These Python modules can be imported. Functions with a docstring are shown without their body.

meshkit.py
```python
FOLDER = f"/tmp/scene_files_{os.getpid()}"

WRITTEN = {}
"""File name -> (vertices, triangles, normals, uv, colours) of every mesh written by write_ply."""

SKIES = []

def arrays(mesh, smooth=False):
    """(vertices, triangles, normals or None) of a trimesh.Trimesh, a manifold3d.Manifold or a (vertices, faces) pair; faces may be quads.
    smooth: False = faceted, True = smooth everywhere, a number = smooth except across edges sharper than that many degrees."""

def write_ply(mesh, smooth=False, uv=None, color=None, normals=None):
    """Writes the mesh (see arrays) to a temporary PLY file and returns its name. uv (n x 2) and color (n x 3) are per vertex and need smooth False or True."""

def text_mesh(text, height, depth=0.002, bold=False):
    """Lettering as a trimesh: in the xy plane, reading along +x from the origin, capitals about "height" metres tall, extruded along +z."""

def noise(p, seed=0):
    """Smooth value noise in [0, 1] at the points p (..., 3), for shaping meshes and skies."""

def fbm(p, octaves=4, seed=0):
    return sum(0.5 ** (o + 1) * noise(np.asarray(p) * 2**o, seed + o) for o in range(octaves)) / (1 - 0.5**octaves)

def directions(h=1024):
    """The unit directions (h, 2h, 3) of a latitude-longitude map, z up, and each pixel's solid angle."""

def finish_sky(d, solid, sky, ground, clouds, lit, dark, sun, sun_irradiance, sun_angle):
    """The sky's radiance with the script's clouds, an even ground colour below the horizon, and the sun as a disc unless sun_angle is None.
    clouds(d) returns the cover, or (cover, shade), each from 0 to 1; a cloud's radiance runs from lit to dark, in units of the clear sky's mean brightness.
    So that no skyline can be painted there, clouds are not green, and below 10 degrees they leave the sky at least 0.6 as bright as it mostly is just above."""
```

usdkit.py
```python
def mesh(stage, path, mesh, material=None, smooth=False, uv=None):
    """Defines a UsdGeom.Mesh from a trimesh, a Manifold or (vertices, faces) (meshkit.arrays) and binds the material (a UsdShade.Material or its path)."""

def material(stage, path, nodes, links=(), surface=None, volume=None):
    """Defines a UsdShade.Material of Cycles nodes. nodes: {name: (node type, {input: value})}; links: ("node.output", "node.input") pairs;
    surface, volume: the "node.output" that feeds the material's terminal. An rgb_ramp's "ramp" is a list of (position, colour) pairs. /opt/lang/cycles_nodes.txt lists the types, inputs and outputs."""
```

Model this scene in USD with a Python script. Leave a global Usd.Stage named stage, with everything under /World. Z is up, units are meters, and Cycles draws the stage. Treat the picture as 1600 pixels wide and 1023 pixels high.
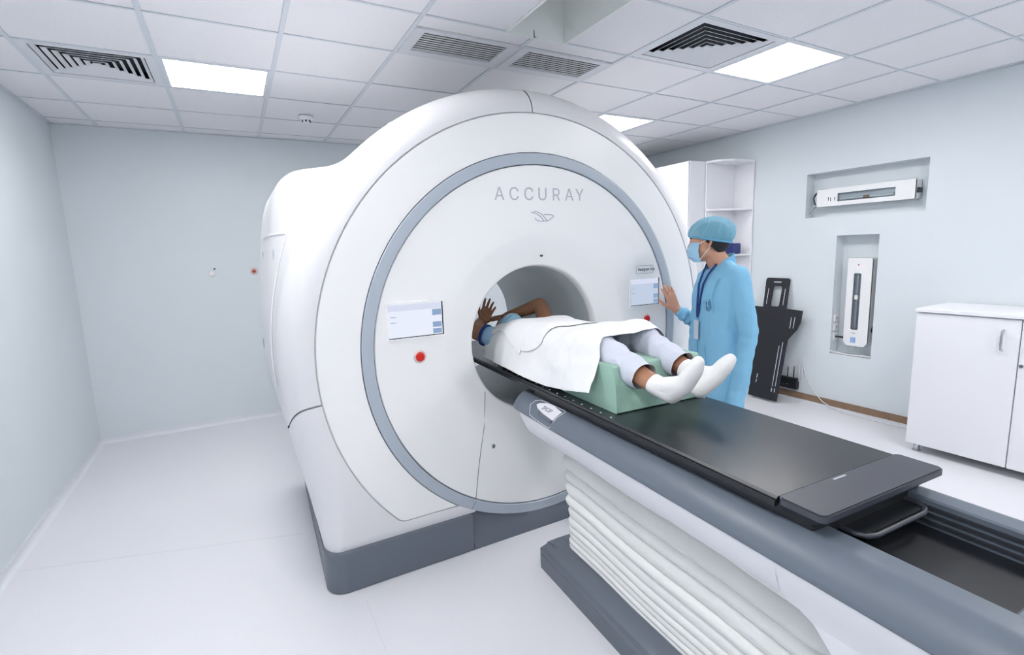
import math, random
import numpy as np, trimesh, manifold3d as m3
from shapely.geometry import Polygon, box as sbox, Point, LineString
from shapely.ops import unary_union
from pxr import Usd, UsdGeom, UsdLux, UsdShade, Gf, Sdf
import usdkit, meshkit

random.seed(7); rng = np.random.default_rng(7)
stage = Usd.Stage.CreateInMemory()
UsdGeom.SetStageUpAxis(stage, UsdGeom.Tokens.z); UsdGeom.SetStageMetersPerUnit(stage, 1.0)
world = UsdGeom.Xform.Define(stage, '/World'); stage.SetDefaultPrim(world.GetPrim())
V3 = lambda *a: np.array(a, float)

# ---------------------------------------------------------------- camera, exposure, light levels
YAW, PITCH, ROLL, FPX = .5000, -.1508, -.0338, 782.94
CAMPOS = V3(0, 0, 1.582)
EXPOSURE = 1.28
PANEL_STRENGTH = 9.0
fw = V3(math.sin(YAW)*math.cos(PITCH), math.cos(YAW)*math.cos(PITCH), math.sin(PITCH))
r0 = V3(math.cos(YAW), -math.sin(YAW), 0); u0 = np.cross(r0, fw)
rt = math.cos(ROLL)*r0 + math.sin(ROLL)*u0; up = -math.sin(ROLL)*r0 + math.cos(ROLL)*u0
cam = UsdGeom.Camera.Define(stage, '/World/camera')
M = Gf.Matrix4d(*[float(x) for x in (*rt, 0, *up, 0, *(-fw), 0, *CAMPOS, 1)])
cam.AddTransformOp().Set(M)
cam.CreateHorizontalApertureAttr(36.0); cam.CreateVerticalApertureAttr(36.0*1023/1600)
cam.CreateFocalLengthAttr(36.0*FPX/1600); cam.CreateClippingRangeAttr(Gf.Vec2f(.02, 100))
cam.CreateExposureAttr(EXPOSURE)

# ---------------------------------------------------------------- helpers
used = {}
def numbered(name, parent='/World'):
    k = (str(parent), name); n = used.get(k, 0); used[k] = n + 1
    return name if n == 0 else f'{name}_{n:03d}'
def tags(prim, label=None, cat=None, group=None, kind=None):
    for k, v in (('label', label), ('category', cat), ('group', group), ('kind', kind)):
        if v: prim.SetCustomDataByKey(k, v)
class Node:
    def __init__(s, path, base): s.path, s.base = path, base
def thing(name, base, label, cat, group=None, kind=None):
    p = '/World/' + numbered(name); base = V3(*base)
    x = UsdGeom.Xform.Define(stage, p); x.AddTranslateOp().Set(Gf.Vec3d(*map(float, base)))
    tags(x.GetPrim(), label, cat, group, kind)
    return Node(p, base)
def tri(m):
    if isinstance(m, m3.Manifold):
        q = m.to_mesh(); return trimesh.Trimesh(q.vert_properties[:, :3], q.tri_verts, process=False)
    if isinstance(m, tuple):
        v, f = np.asarray(m[0], float), np.asarray(m[1], int)
        if f.shape[1] == 4: f = np.vstack([f[:, [0, 1, 2]], f[:, [0, 2, 3]]])
        return trimesh.Trimesh(v, f, process=False)
    return m.copy()
def part(parent, name, mesh, mat, smooth=30, label=None, kind=None):
    """a mesh in world coordinates, made a child of parent"""
    t = tri(mesh); t.apply_translation(-parent.base)
    p = parent.path + '/' + numbered(name, parent.path)
    m = usdkit.mesh(stage, p, t, mat, smooth)
    tags(m.GetPrim(), label, None, None, kind)
    return Node(p, parent.base)
def solo(name, mesh, mat, label=None, cat=None, smooth=30, group=None, kind=None):
    p = '/World/' + numbered(name)
    m = usdkit.mesh(stage, p, tri(mesh), mat, smooth); tags(m.GetPrim(), label, cat, group, kind)
    return Node(p, V3(0, 0, 0))
def dup(src, offset, label, cat, group=None):
    name = src.path.rsplit('/', 1)[1]
    p = '/World/' + numbered(name); b = src.base + V3(*offset)
    x = UsdGeom.Xform.Define(stage, p); x.GetPrim().GetReferences().AddInternalReference(src.path)
    x.ClearXformOpOrder(); x.GetPrim().GetAttribute('xformOp:translate').Set(Gf.Vec3d(*map(float, b)))
    x.SetXformOpOrder([UsdGeom.XformOp(x.GetPrim().GetAttribute('xformOp:translate'))])
    x.GetPrim().SetInstanceable(True)
    tags(x.GetPrim(), label, cat, group)
    return Node(p, b)

def cat(*ms): return trimesh.util.concatenate([tri(m) for m in (ms[0] if len(ms) == 1 and isinstance(ms[0], list) else ms)])
def bx(x0, x1, y0, y1, z0, z1):
    b = trimesh.creation.box([x1-x0, y1-y0, z1-z0]); b.apply_translation([(x0+x1)/2, (y0+y1)/2, (z0+z1)/2]); return b
def cbx(x0, x1, y0, y1, z0, z1, c=.004):
    """box with chamfered edges"""
    pts = []
    lo, hi = V3(x0, y0, z0), V3(x1, y1, z1)
    for i in range(8):
        p = V3(*[(hi if i >> k & 1 else lo)[k] for k in range(3)])
        s = V3(*[-1 if i >> k & 1 else 1 for k in range(3)])
        for k in range(3):
            q = p + s*c; q[k] = p[k]; pts.append(q)
    return trimesh.convex.convex_hull(np.array(pts))
def place(m, o, ax, ay, az):
    m = tri(m); T = np.eye(4); T[:3, 0], T[:3, 1], T[:3, 2], T[:3, 3] = ax, ay, az, o
    m.apply_transform(T)
    if np.linalg.det(T[:3, :3]) < 0: m.invert()
    return m
def extr(poly, h, o=(0, 0, 0), ax=(1, 0, 0), ay=(0, 1, 0), az=(0, 0, 1)):
    gs = getattr(poly, 'geoms', [poly])
    return place(cat([trimesh.creation.extrude_polygon(g, h, engine='earcut') for g in gs]), o, ax, ay, az)
def rrect(x0, y0, x1, y1, r, n=6): return sbox(x0+r, y0+r, x1-r, y1-r).buffer(r, quad_segs=n)
def tube(pts, r, n=8, closed=False):
    P = np.array(pts, float); N = len(P); R = np.broadcast_to(np.asarray(r, float), (N,))
    T = (np.roll(P, -1, 0) - np.roll(P, 1, 0)) if closed else np.gradient(P, axis=0)
    T /= np.maximum(np.linalg.norm(T, axis=1, keepdims=True), 1e-12)
    a = V3(0, 0, 1) if abs(T[0][2]) < .9 else V3(1, 0, 0)
    rows = []; ang = np.arange(n)*2*math.pi/n
    for i in range(N):
        a = a - T[i]*(a @ T[i]); a /= np.linalg.norm(a); b = np.cross(T[i], a)
        rows.append(P[i] + R[i]*(np.outer(np.cos(ang), a) + np.outer(np.sin(ang), b)))
    v = np.vstack(rows); f = []
    for i in range(N if closed else N-1):
        j = (i+1) % N
        for k in range(n):
            l = (k+1) % n; f.append([i*n+k, i*n+l, j*n+l, j*n+k])
    m = tri((v, f))
    if not closed:
        c0, c1 = len(v), len(v)+1
        ff = [[c0, (k+1) % n, k] for k in range(n)] + [[c1, (N-1)*n+k, (N-1)*n+(k+1) % n] for k in range(n)]
        m = trimesh.Trimesh(np.vstack([v, P[0], P[-1]]), np.vstack([m.faces, ff]), process=False)
    return m
def grid(P, wrap_u=False, wrap_v=False, flip=False):
    P = np.asarray(P, float); n, m = P.shape[:2]; f = []
    for i in range(n if wrap_u else n-1):
        for j in range(m if wrap_v else m-1):
            a, b, c, d = i*m+j, ((i+1) % n)*m+j, ((i+1) % n)*m+(j+1) % m, i*m+(j+1) % m
            f.append([a, d, c, b] if flip else [a, b, c, d])
    return tri((P.reshape(-1, 3), f))
def lathe_y(prof, cx, cz, n=160, a0=0., a1=2*math.pi, closed=False):
    """revolve (r, y) about the y axis through (cx, cz)"""
    full = abs(a1-a0-2*math.pi) < 1e-6
    ang = np.linspace(a0, a1, n, endpoint=not full)
    P = np.array([[(cx+r*math.cos(a), y, cz+r*math.sin(a)) for r, y in prof] for a in ang])
    return grid(P, wrap_u=full, wrap_v=closed)
def lathe_z(prof, x, y, n=24):
    ang = np.arange(n)*2*math.pi/n
    P = np.array([[(x+r*math.cos(a), y+r*math.sin(a), z) for r, z in prof] for a in ang])
    return grid(P, wrap_u=True)
def cyl(p, q, r, n=20): return tube([p, q], r, n)
def sphere(p, r, sub=2):
    s = trimesh.creation.icosphere(subdivisions=sub); s.apply_scale(r); s.apply_translation(p); return s
def man(m):
    m = tri(m); m.merge_vertices(); return m3.Manifold(m3.Mesh(np.asarray(m.vertices, np.float32), np.asarray(m.faces, np.uint32)))
def hull_spheres(sp, seg=16):
    return m3.Manifold.batch_hull([m3.Manifold.sphere(r, seg).translate([float(x) for x in p]) for p, r in sp])
def flesh(bones, edge=.012, it=10):
    """bones: lists of (point, radius); each list becomes one hull, all joined, refined and smoothed"""
    M_ = m3.Manifold.batch_boolean([hull_spheres(b) for b in bones], m3.OpType.Add)
    t = tri(M_.simplify(1e-4).refine_to_length(edge)); t.merge_vertices()
    old = np.array(t.vertices); trimesh.smoothing.filter_taubin(t, .5, -.51, it)
    new = np.array(t.vertices); bad = ~(np.linalg.norm(new-old, axis=1) < .012); new[bad] = old[bad]; t.vertices = new
    return t
def chain(*pr): return [[pr[i], pr[i+1]] for i in range(len(pr)-1)]
def unit(v): v = np.asarray(v, float); return v/np.linalg.norm(v)
def text(s, h, o, ax, ay, depth=.0008, bold=False):
    m = meshkit.text_mesh(s, h, depth, bold); return place(m, o, ax, ay, np.cross(ax, ay))
def noisy(m, amp, scale, seed=0):
    m = tri(m); n = m.vertex_normals; m.vertices = m.vertices + n*((meshkit.fbm(m.vertices*scale+50, 3, seed)-.5)*2*amp)[:, None]; return m

# ---------------------------------------------------------------- materials
def lin(c): return [(x/12.92 if x <= .04045 else ((x+.055)/1.055)**2.4) for x in [v/255 for v in c]]
def mat(name, rgb, rough=.5, spec=.5, bump=None, var=None, **kw):
    """plain principled surface; rgb in sRGB 0-255. bump=(scale, strength), var=(scale, amount) tone variation"""
    c = lin(rgb); nodes = {'p': ('principled_bsdf', {'base_color': c, 'roughness': rough, 'specular_ior_level': spec, **kw})}; links = []
    if bump or var: nodes['tc'] = ('texture_coordinate', {})
    if bump:
        nodes['bn'] = ('noise_texture', {'scale': bump[0], 'detail': 3.0}); nodes['b'] = ('bump', {'strength': bump[1], 'distance': .01})
        links += [('tc.object', 'bn.vector'), ('bn.fac', 'b.height'), ('b.normal', 'p.normal')]
    if var:
        a = var[1]; nodes['vn'] = ('noise_texture', {'scale': var[0], 'detail': 4.0})
        nodes['vr'] = ('rgb_ramp', {'ramp': [(.3, [x*(1-a) for x in c]), (.7, [min(1, x*(1+a)) for x in c])]})
        links += [('tc.object', 'vn.vector'), ('vn.fac', 'vr.fac'), ('vr.color', 'p.base_color')]
    return usdkit.material(stage, '/World/Looks/' + name, nodes, links, surface='p.BSDF')
def emit(name, rgb, strength):
    return usdkit.material(stage, '/World/Looks/' + name, {'e': ('emission', {'color': lin(rgb), 'strength': strength})}, [], surface='e.emission')
def thin(name, rgb, clear, rough=.6):
    return usdkit.material(stage, '/World/Looks/' + name, {'p': ('principled_bsdf', {'base_color': lin(rgb), 'roughness': rough}), 't': ('transparent_bsdf', {}),
        'm': ('mix_closure', {'fac': clear})}, [('p.BSDF', 'm.closure1'), ('t.BSDF', 'm.closure2')], surface='m.closure')
PAINT = mat('wall_paint', (221, 228, 233), .65, .3, bump=(60, .03), var=(1.2, .015))
FLOORM = mat('vinyl_floor', (225, 225, 231), .32, .5, var=(180, .03), bump=(90, .015))
SEAM = mat('vinyl_seam', (215, 215, 221), .5)
COVE = mat('vinyl_cove', (226, 229, 236), .4)
TILE = mat('mineral_tile', (238, 238, 242), .9, .2, bump=(140, .12), var=(160, .03))
TBAR = mat('grid_steel', (214, 220, 228), .45)
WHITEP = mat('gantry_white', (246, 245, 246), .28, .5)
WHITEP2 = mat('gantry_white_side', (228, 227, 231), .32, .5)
RINGM = mat('ring_grey', (176, 185, 197), .38, .5)
BASEM = mat('base_grey', (102, 109, 121), .42, .5)
GAPM = mat('gap_grey', (140, 142, 152), .7)
FRAMEM = mat('inner_frame_grey', (222, 222, 228), .6)
BOREM = mat('bore_liner', (205, 214, 216), .3, .5)
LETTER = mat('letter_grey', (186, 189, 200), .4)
LOGOM = mat('logo_blue', (140, 160, 178), .4)
DARKG = mat('dark_rubber', (52, 55, 62), .5)
RED = mat('button_red', (214, 36, 28), .3)
BTNRIM = mat('button_rim', (226, 200, 200), .4)
BLACK = mat('carbon_black', (26, 29, 34), .3, .5, bump=(300, .04))
CARBON = mat('carbon_weave', (34, 37, 43), .24, .6, bump=(420, .1), var=(300, .25))
BOARDK = mat('board_black', (30, 33, 39), .45)
CAPM = mat('end_cap_grey', (66, 68, 78), .4)
RAILM = mat('rail_grey', (104, 113, 126), .36, .5)
CWHITE = mat('couch_white', (228, 229, 235), .32)
BELLOW = mat('bellows_cloth', (236, 237, 236), .6, bump=(40, .05))
STUDM = mat('stud_metal', (196, 204, 208), .3, metallic=.4)
STEEL = mat('steel', (190, 194, 200), .25, metallic=1.0)
FOAM = mat('green_foam', (158, 194, 178), .55, bump=(50, .04), var=(5, .03))
SHEETM = mat('white_sheet', (240, 240, 243), .8, .2, bump=(90, .05))
TROUS = mat('pale_trousers', (214, 218, 232), .85, .2, bump=(60, .06))
SOCK = mat('white_sock', (243, 242, 242), .9, .2, bump=(200, .12))
SKIN = mat('skin_light', (214, 160, 134), .5, .4, subsurface_weight=.12, subsurface_radius=[.01, .004, .002])
SKIN2 = mat('skin_tan', (180, 130, 102), .5, .4, subsurface_weight=.1, subsurface_radius=[.01, .004, .002])
HAIR = mat('black_hair', (24, 24, 28), .55, bump=(160, .3))
COAT = mat('blue_coat', (138, 196, 230), .78, .25, bump=(70, .05))
COATD = mat('blue_coat_trim', (126, 188, 226), .78, .25)
NAVY = mat('navy_cloth', (30, 62, 128), .6)
NAVYBOX = mat('navy_box', (36, 52, 116), .4)
BADGE = mat('badge_card', (206, 216, 232), .3)
LOGODK = mat('embroidery_blue', (52, 98, 140), .7)
MASKM = mat('mask_cloth', (168, 210, 236), .8, .2, bump=(120, .06))
STRAP = mat('white_elastic', (240, 240, 244), .7)
CAPCLOTH = thin('cap_cloth', (132, 194, 220), .28, .8)
CAPPLEAT = mat('cap_pleat', (176, 216, 234), .8)
CAPBAND = mat('cap_band', (104, 172, 206), .8)
EYEW = mat('eye_white', (235, 232, 228), .2); EYED = mat('eye_dark', (28, 22, 20), .15)
CABW = mat('cabinet_white', (238, 238, 243), .4, .4)
CABE = mat('cabinet_edge', (198, 200, 210), .5)
UVW = mat('steriliser_white', (240, 240, 242), .35)
UVG = mat('steriliser_grille', (206, 212, 220), .4)
TUBEG = mat('lamp_tube', (222, 230, 236), .12)
WOOD = mat('brown_skirting', (142, 116, 94), .6, var=(14, .15))
PRINT = mat('print_dark', (60, 66, 84), .6)
PRINTB = mat('print_blue', (150, 180, 226), .5)
CABLE = mat('white_cable', (226, 226, 228), .5)
VENTW = mat('vent_white', (222, 225, 231), .5)
VENTG = mat('vent_grey', (204, 207, 208), .55)
RECESS = mat('recess_lightened', (238, 242, 240), .7)  # whiter than the walls, standing in for light missing up there
DUCT2 = mat('duct_grey', (112, 112, 110), .8)
DUCT = mat('duct_dark', (44, 48, 56), .8)
SCR = emit('screen_glow', (236, 242, 255), .40)
SCR2 = emit('screen_glow_dim', (206, 220, 242), .36)
SCRBAR = emit('screen_header', (224, 230, 250), .38)
SCRBTN = emit('screen_button', (160, 188, 224), .33)
PODLCD = emit('pod_display', (236, 238, 250), .38)
LAMP = emit('panel_light', (255, 254, 252), PANEL_STRENGTH)
REDLASER = emit('laser_red', (255, 40, 20), 1.2)
GLASS = usdkit.material(stage, '/World/Looks/lamp_window', {'t': ('transparent_bsdf', {'color': [.95, .97, .98]}), 'g': ('glossy_bsdf', {'roughness': .05}), 'f': ('fresnel', {'IOR': 1.45}),
    'm': ('mix_closure', {})}, [('t.BSDF', 'm.closure1'), ('g.BSDF', 'm.closure2'), ('f.fac', 'm.fac')], surface='m.closure')

# ---------------------------------------------------------------- the room
H, LW, BW, RW, FWY = 2.731, -1.191, 5.539, 4.854, -1.9
def struct(name): return thing(name, (0, 0, 0), None, None, kind='structure')
fl = struct('floor')
part(fl, 'vinyl_sheet', bx(LW-.1, RW+.15, FWY-.1, BW+.1, -.08, 0), FLOORM)
for a, b in (((.383, 2.2), (.383, FWY)), ((LW+.03, 3.41), (.2, 2.98)), ((3.0, FWY), (3.0, 2.3))):
    d = unit(V3(b[0]-a[0], b[1]-a[1], 0)); n = V3(-d[1], d[0], 0)*.0015; A_, B_ = V3(*a, 0), V3(*b, 0)
    part(fl, 'weld_seam', trimesh.convex.convex_hull(np.array([A_+n, A_-n, B_+n, B_-n, A_+n+[0, 0, .0008], A_-n+[0, 0, .0008], B_+n+[0, 0, .0008], B_-n+[0, 0, .0008]])), SEAM)
solo('wall_left', bx(LW-.12, LW, FWY-.1, BW+.1, -.08, H+.9), PAINT, kind='structure')
solo('wall_back', bx(LW, RW+.3, BW, BW+.12, -.08, H+.9), PAINT, kind='structure')
solo('wall_front', bx(LW, RW+.3, FWY-.12, FWY, -.08, H+.9), PAINT, kind='structure')
NB = RW+.13
wr = man(bx(RW, RW+.3, FWY, BW, -.08, H+.9)) - man(bx(RW-.05, NB, 1.972, 2.938, 1.80, 2.205)) - man(bx(RW-.05, NB, 2.285, 2.635, .53, 1.625))
solo('wall_right', wr, PAINT, smooth=False, kind='structure')
def cove(a, b, n):   # quarter-round vinyl upstand between floor and wall
    prof = [(0, .055), (.004, .055)] + [(.03-.026*math.cos(t), .03-.03*math.sin(t)+.0005) for t in np.linspace(0, math.pi/2, 7)] + [(0, .0005)]
    P = np.array([[p + n*d + V3(0, 0, z) for d, z in prof] for p in (V3(*a), V3(*b))]); return grid(P, wrap_v=True)
solo('baseboard_left', cove((LW, FWY, 0), (LW, BW, 0), V3(1, 0, 0)), COVE, kind='structure')
solo('baseboard_back', cove((LW, BW, 0), (RW, BW, 0), V3(0, -1, 0)), COVE, kind='structure')
solo('baseboard_right', bx(RW-.012, RW, FWY, BW-.05, .025, .085), WOOD, kind='structure')
solo('trim_1', bx(RW-.03, RW, FWY, BW-.05, 0, .025), COVE, kind='structure')

# ceiling: lay-in tiles on a T-bar grid
GX = [LW, -.88, -.265, .336, .93, 1.565, 2.235, 2.94, 3.57, 4.19, 4.80, RW]
GY_ = [FWY, -1.53, -.96, -.39, .18, .755, 1.335, 1.92, 2.50, 3.00, 3.59, 4.17, 4.765, 5.32, BW]
RX0, RX1, RY0, RY1 = 1.40, 1.765, 1.335, 2.50
ce = struct('ceiling')
lights_at = {(2, 10): 0, (7, 7): 1, (7, 10): 2, (2, 7): 3, (2, 4): 4, (7, 4): 5, (2, 1): 6, (7, 1): 7}  # panels out of view follow the visible grid, put in for brightness
diff_at = {(1, 10), (6, 7)}; vent_at = {(4, 8), (5, 8)}
for i in range(len(GX)-1):
    for j in range(len(GY_)-1):
        if (i, j) in lights_at or (i, j) in diff_at: continue
        x0, x1, y0, y1 = GX[i], GX[i+1], GY_[j], GY_[j+1]
        if x0 == 4.80 and False: continue
        if (i, j) in vent_at: y1 = 2.635
        if y0 < RY1-.01 and y1 > RY0+.01 and x0 < RX1 and x1 > RX0:
            if x0 < RX0: x1 = RX0
            else: x0 = RX1
        if x1-x0 < .03 or y1-y0 < .03: continue
        g = .0015; dz = random.uniform(0, .002)
        part(ce, 'ceiling_tile', cbx(x0+g, x1-g, y0+g, y1-g, H+.004+dz, H+.018, .003), TILE, smooth=False)
for x in GX[1:-1]:
    segs = [(FWY, BW)] if not RX0 < x < RX1 else [(FWY, RY0), (RY1, BW)]
    for a, b in segs: part(ce, 'grid_bar', cat(bx(x-.012, x+.012, a, b, H, H+.004), bx(x-.002, x+.002, a, b, H+.004, H+.035)), TBAR, smooth=False)
for y in GY_[1:-1]:
    segs = [(LW, RW)] if not RY0-.01 < y < RY1+.01 else [(LW, RX0), (RX1, RW)]
    for a, b in segs:
        xs = [a] + [x for x in GX[1:-1] if a < x < b] + [b]
        for q in range(len(xs)-1):
            part(ce, 'cross_bar', cat(bx(xs[q]+.012, xs[q+1]-.012, y-.007, y+.007, H+.0005, H+.004), bx(xs[q]+.012, xs[q+1]-.012, y-.002, y+.002, H+.004, H+.03)), TBAR, smooth=False)
for a in ((LW, LW+.022, FWY, BW), (RW-.022, RW, FWY, BW), (LW, RW, BW-.022, BW)):
    part(ce, 'wall_angle', bx(*a, H-.001, H+.003), TBAR, smooth=False)
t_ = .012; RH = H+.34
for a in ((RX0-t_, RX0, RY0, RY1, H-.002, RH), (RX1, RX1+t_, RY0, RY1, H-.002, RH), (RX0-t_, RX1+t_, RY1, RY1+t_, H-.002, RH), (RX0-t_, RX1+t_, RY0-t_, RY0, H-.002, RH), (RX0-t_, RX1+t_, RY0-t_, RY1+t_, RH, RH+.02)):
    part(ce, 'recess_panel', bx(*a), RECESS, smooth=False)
part(ce, 'slab', bx(LW-.1, RW+.3, FWY-.1, BW+.1, H+.7, H+.85), PAINT, smooth=False)

# ceiling light panels
def cell(i, j): return GX[i], GX[i+1], GY_[j], GY_[j+1]
LL = ['square white ceiling light panel at left, beside the far left air diffuser', 'square white ceiling light panel at right, next to the large air diffuser above the niches',
      'white ceiling light panel half hidden behind the top of the treatment machine', 'unseen ceiling light panel above the camera on the left', 'unseen ceiling light panel added behind the camera on the left', 'unseen ceiling light panel added behind the camera on the right', 'unseen rearmost ceiling light panel added at left', 'unseen rearmost ceiling light panel added at right']
for (i, j), k in sorted(lights_at.items(), key=lambda t: t[1]):
    x0, x1, y0, y1 = cell(i, j)
    o = thing('ceiling_light', ((x0+x1)/2, (y0+y1)/2, H), LL[k], 'ceiling light', 'recessed square ceiling lights')
    m = .03
    part(o, 'frame', extr(sbox(x0+.008, y0+.008, x1-.008, y1-.008).difference(sbox(x0+m, y0+m, x1-m, y1-m)), .012, (0, 0, H+.001)), VENTW, smooth=False)
    part(o, 'diffuser_panel', bx(x0+m, x1-m, y0+m, y1-m, H+.004, H+.010), LAMP, smooth=False)
    part(o, 'housing', bx(x0+.01, x1-.01, y0+.01, y1-.01, H+.013, H+.03), VENTW, smooth=False)
# four-way air diffusers
DL = {(1, 10): 'square louvred air diffuser in the ceiling at far left, beside the left light panel', (6, 7): 'square louvred air diffuser in the ceiling at right, beside the right light panel'}
for (i, j) in sorted(diff_at):
    x0, x1, y0, y1 = cell(i, j); cx_, cy_ = (x0+x1)/2, (y0+y1)/2
    o = thing('air_diffuser', (cx_, cy_, H), DL[i, j], 'air vent', 'square louvred air diffusers')
    hx, hy = (x1-x0)/2-.01, (y1-y0)/2-.01
    part(o, 'frame', extr(sbox(cx_-hx, cy_-hy, cx_+hx, cy_+hy).difference(sbox(cx_-hx+.045, cy_-hy+.045, cx_+hx-.045, cy_+hy-.045)), .01, (0, 0, H+.0005)), VENTW, smooth=False)
    part(o, 'duct', bx(cx_-hx, cx_+hx, cy_-hy, cy_+hy, H+.07, H+.075), DUCT, smooth=False)
    part(o, 'duct_side', extr(sbox(cx_-hx, cy_-hy, cx_+hx, cy_+hy).difference(sbox(cx_-hx+.02, cy_-hy+.02, cx_+hx-.02, cy_+hy-.02)), .06, (0, 0, H+.011)), DUCT, smooth=False)
    for k in range(6):   # each louvre a square ring sloping up towards the centre
        a, b = 1-k*.155, .0
        ox, oy = (hx-.05)*a, (hy-.05)*a; w = .020
        lo = np.array([[cx_+sx*ox, cy_+sy*oy, H+.004] for sx, sy in ((-1, -1), (1, -1), (1, 1), (-1, 1))]); hi = np.array([[cx_+sx*max(ox-w, .004), cy_+sy*max(oy-w, .004), H+.016] for sx, sy in ((-1, -1), (1, -1), (1, 1), (-1, 1))])
        th = V3(0, 0, .003)
        P = np.array([lo, hi, hi+th, lo+th]).transpose(1, 0, 2)
        part(o, 'louvre', grid(P, wrap_u=True, wrap_v=True, flip=True), VENTW, smooth=False)
    part(o, 'centre_plate', bx(cx_-(hx-.05)*.08, cx_+(hx-.05)*.08, cy_-(hy-.05)*.08, cy_+(hy-.05)*.08, H+.004, H+.01), VENTW, smooth=False)
# two linear grilles
for (i, lab, m_) in ((4, 'long slatted ceiling grille with warm grey slats above the machine, left of the two', VENTG), (5, 'long slatted ceiling grille with dark gaps above the machine, right of the two', VENTG)):
    x0, x1 = GX[i]+.012, GX[i+1]-.012; y0, y1 = 2.638, 2.985
    o = thing('air_grille', ((x0+x1)/2, (y0+y1)/2, H), lab, 'air vent', 'slatted ceiling grilles')
    ix0, ix1, iy0, iy1 = x0+.058, x1-.058, y0+.035, y1-.06
    part(o, 'frame', extr(sbox(x0, y0, x1, y1).difference(sbox(ix0, iy0, ix1, iy1)), .012, (0, 0, H-.004)), VENTW, smooth=False)
    part(o, 'duct', cat(bx(ix0-.01, ix1+.01, iy0-.01, iy1+.01, H+.085, H+.09), extr(sbox(ix0-.012, iy0-.012, ix1+.012, iy1+.012).difference(sbox(ix0, iy0, ix1, iy1)), .08, (0, 0, H+.006))), DUCT if i == 5 else DUCT2, smooth=False)
    n = 9
    for k in range(n):
        y = iy0 + (k+.5)*(iy1-iy0)/n
        part(o, 'slat', bx(ix0, ix1, y-.0075, y+.0075, H+.004, H+.006), m_, smooth=False)
# smoke detector
o = thing('smoke_detector', (.646, 4.587, H), 'small white round smoke detector on the ceiling left of the machine', 'smoke detector')
part(o, 'body', lathe_z([(0, H), (.055, H), (.055, H-.018), (.045, H-.03), (.0, H-.03)], .646, 4.587), CABW)
part(o, 'sensor_cap', lathe_z([(0, H-.03), (.03, H-.03), (.028, H-.05), (0, H-.052)], .646, 4.587), CABW)
for k in range(6):
    a = k*math.pi/3+.3; part(o, 'sensor_slot', bx(.646+.03*math.cos(a)-.006, .646+.03*math.cos(a)+.006, 4.587+.03*math.sin(a)-.004, 4.587+.03*math.sin(a)+.004, H-.046, H-.032), DARKG)

# ---------------------------------------------------------------- the treatment machine (gantry)
CX, CZ, GF = 1.471, 1.091, 2.327; BACK = 3.70
ga = thing('treatment_gantry', (CX, 2.9, 0), 'large white ring-shaped radiotherapy machine with grey ring around its bore', 'radiotherapy machine')
def ringpt(r, a, y): return V3(CX+r*math.cos(a), y, CZ+r*math.sin(a))
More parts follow.
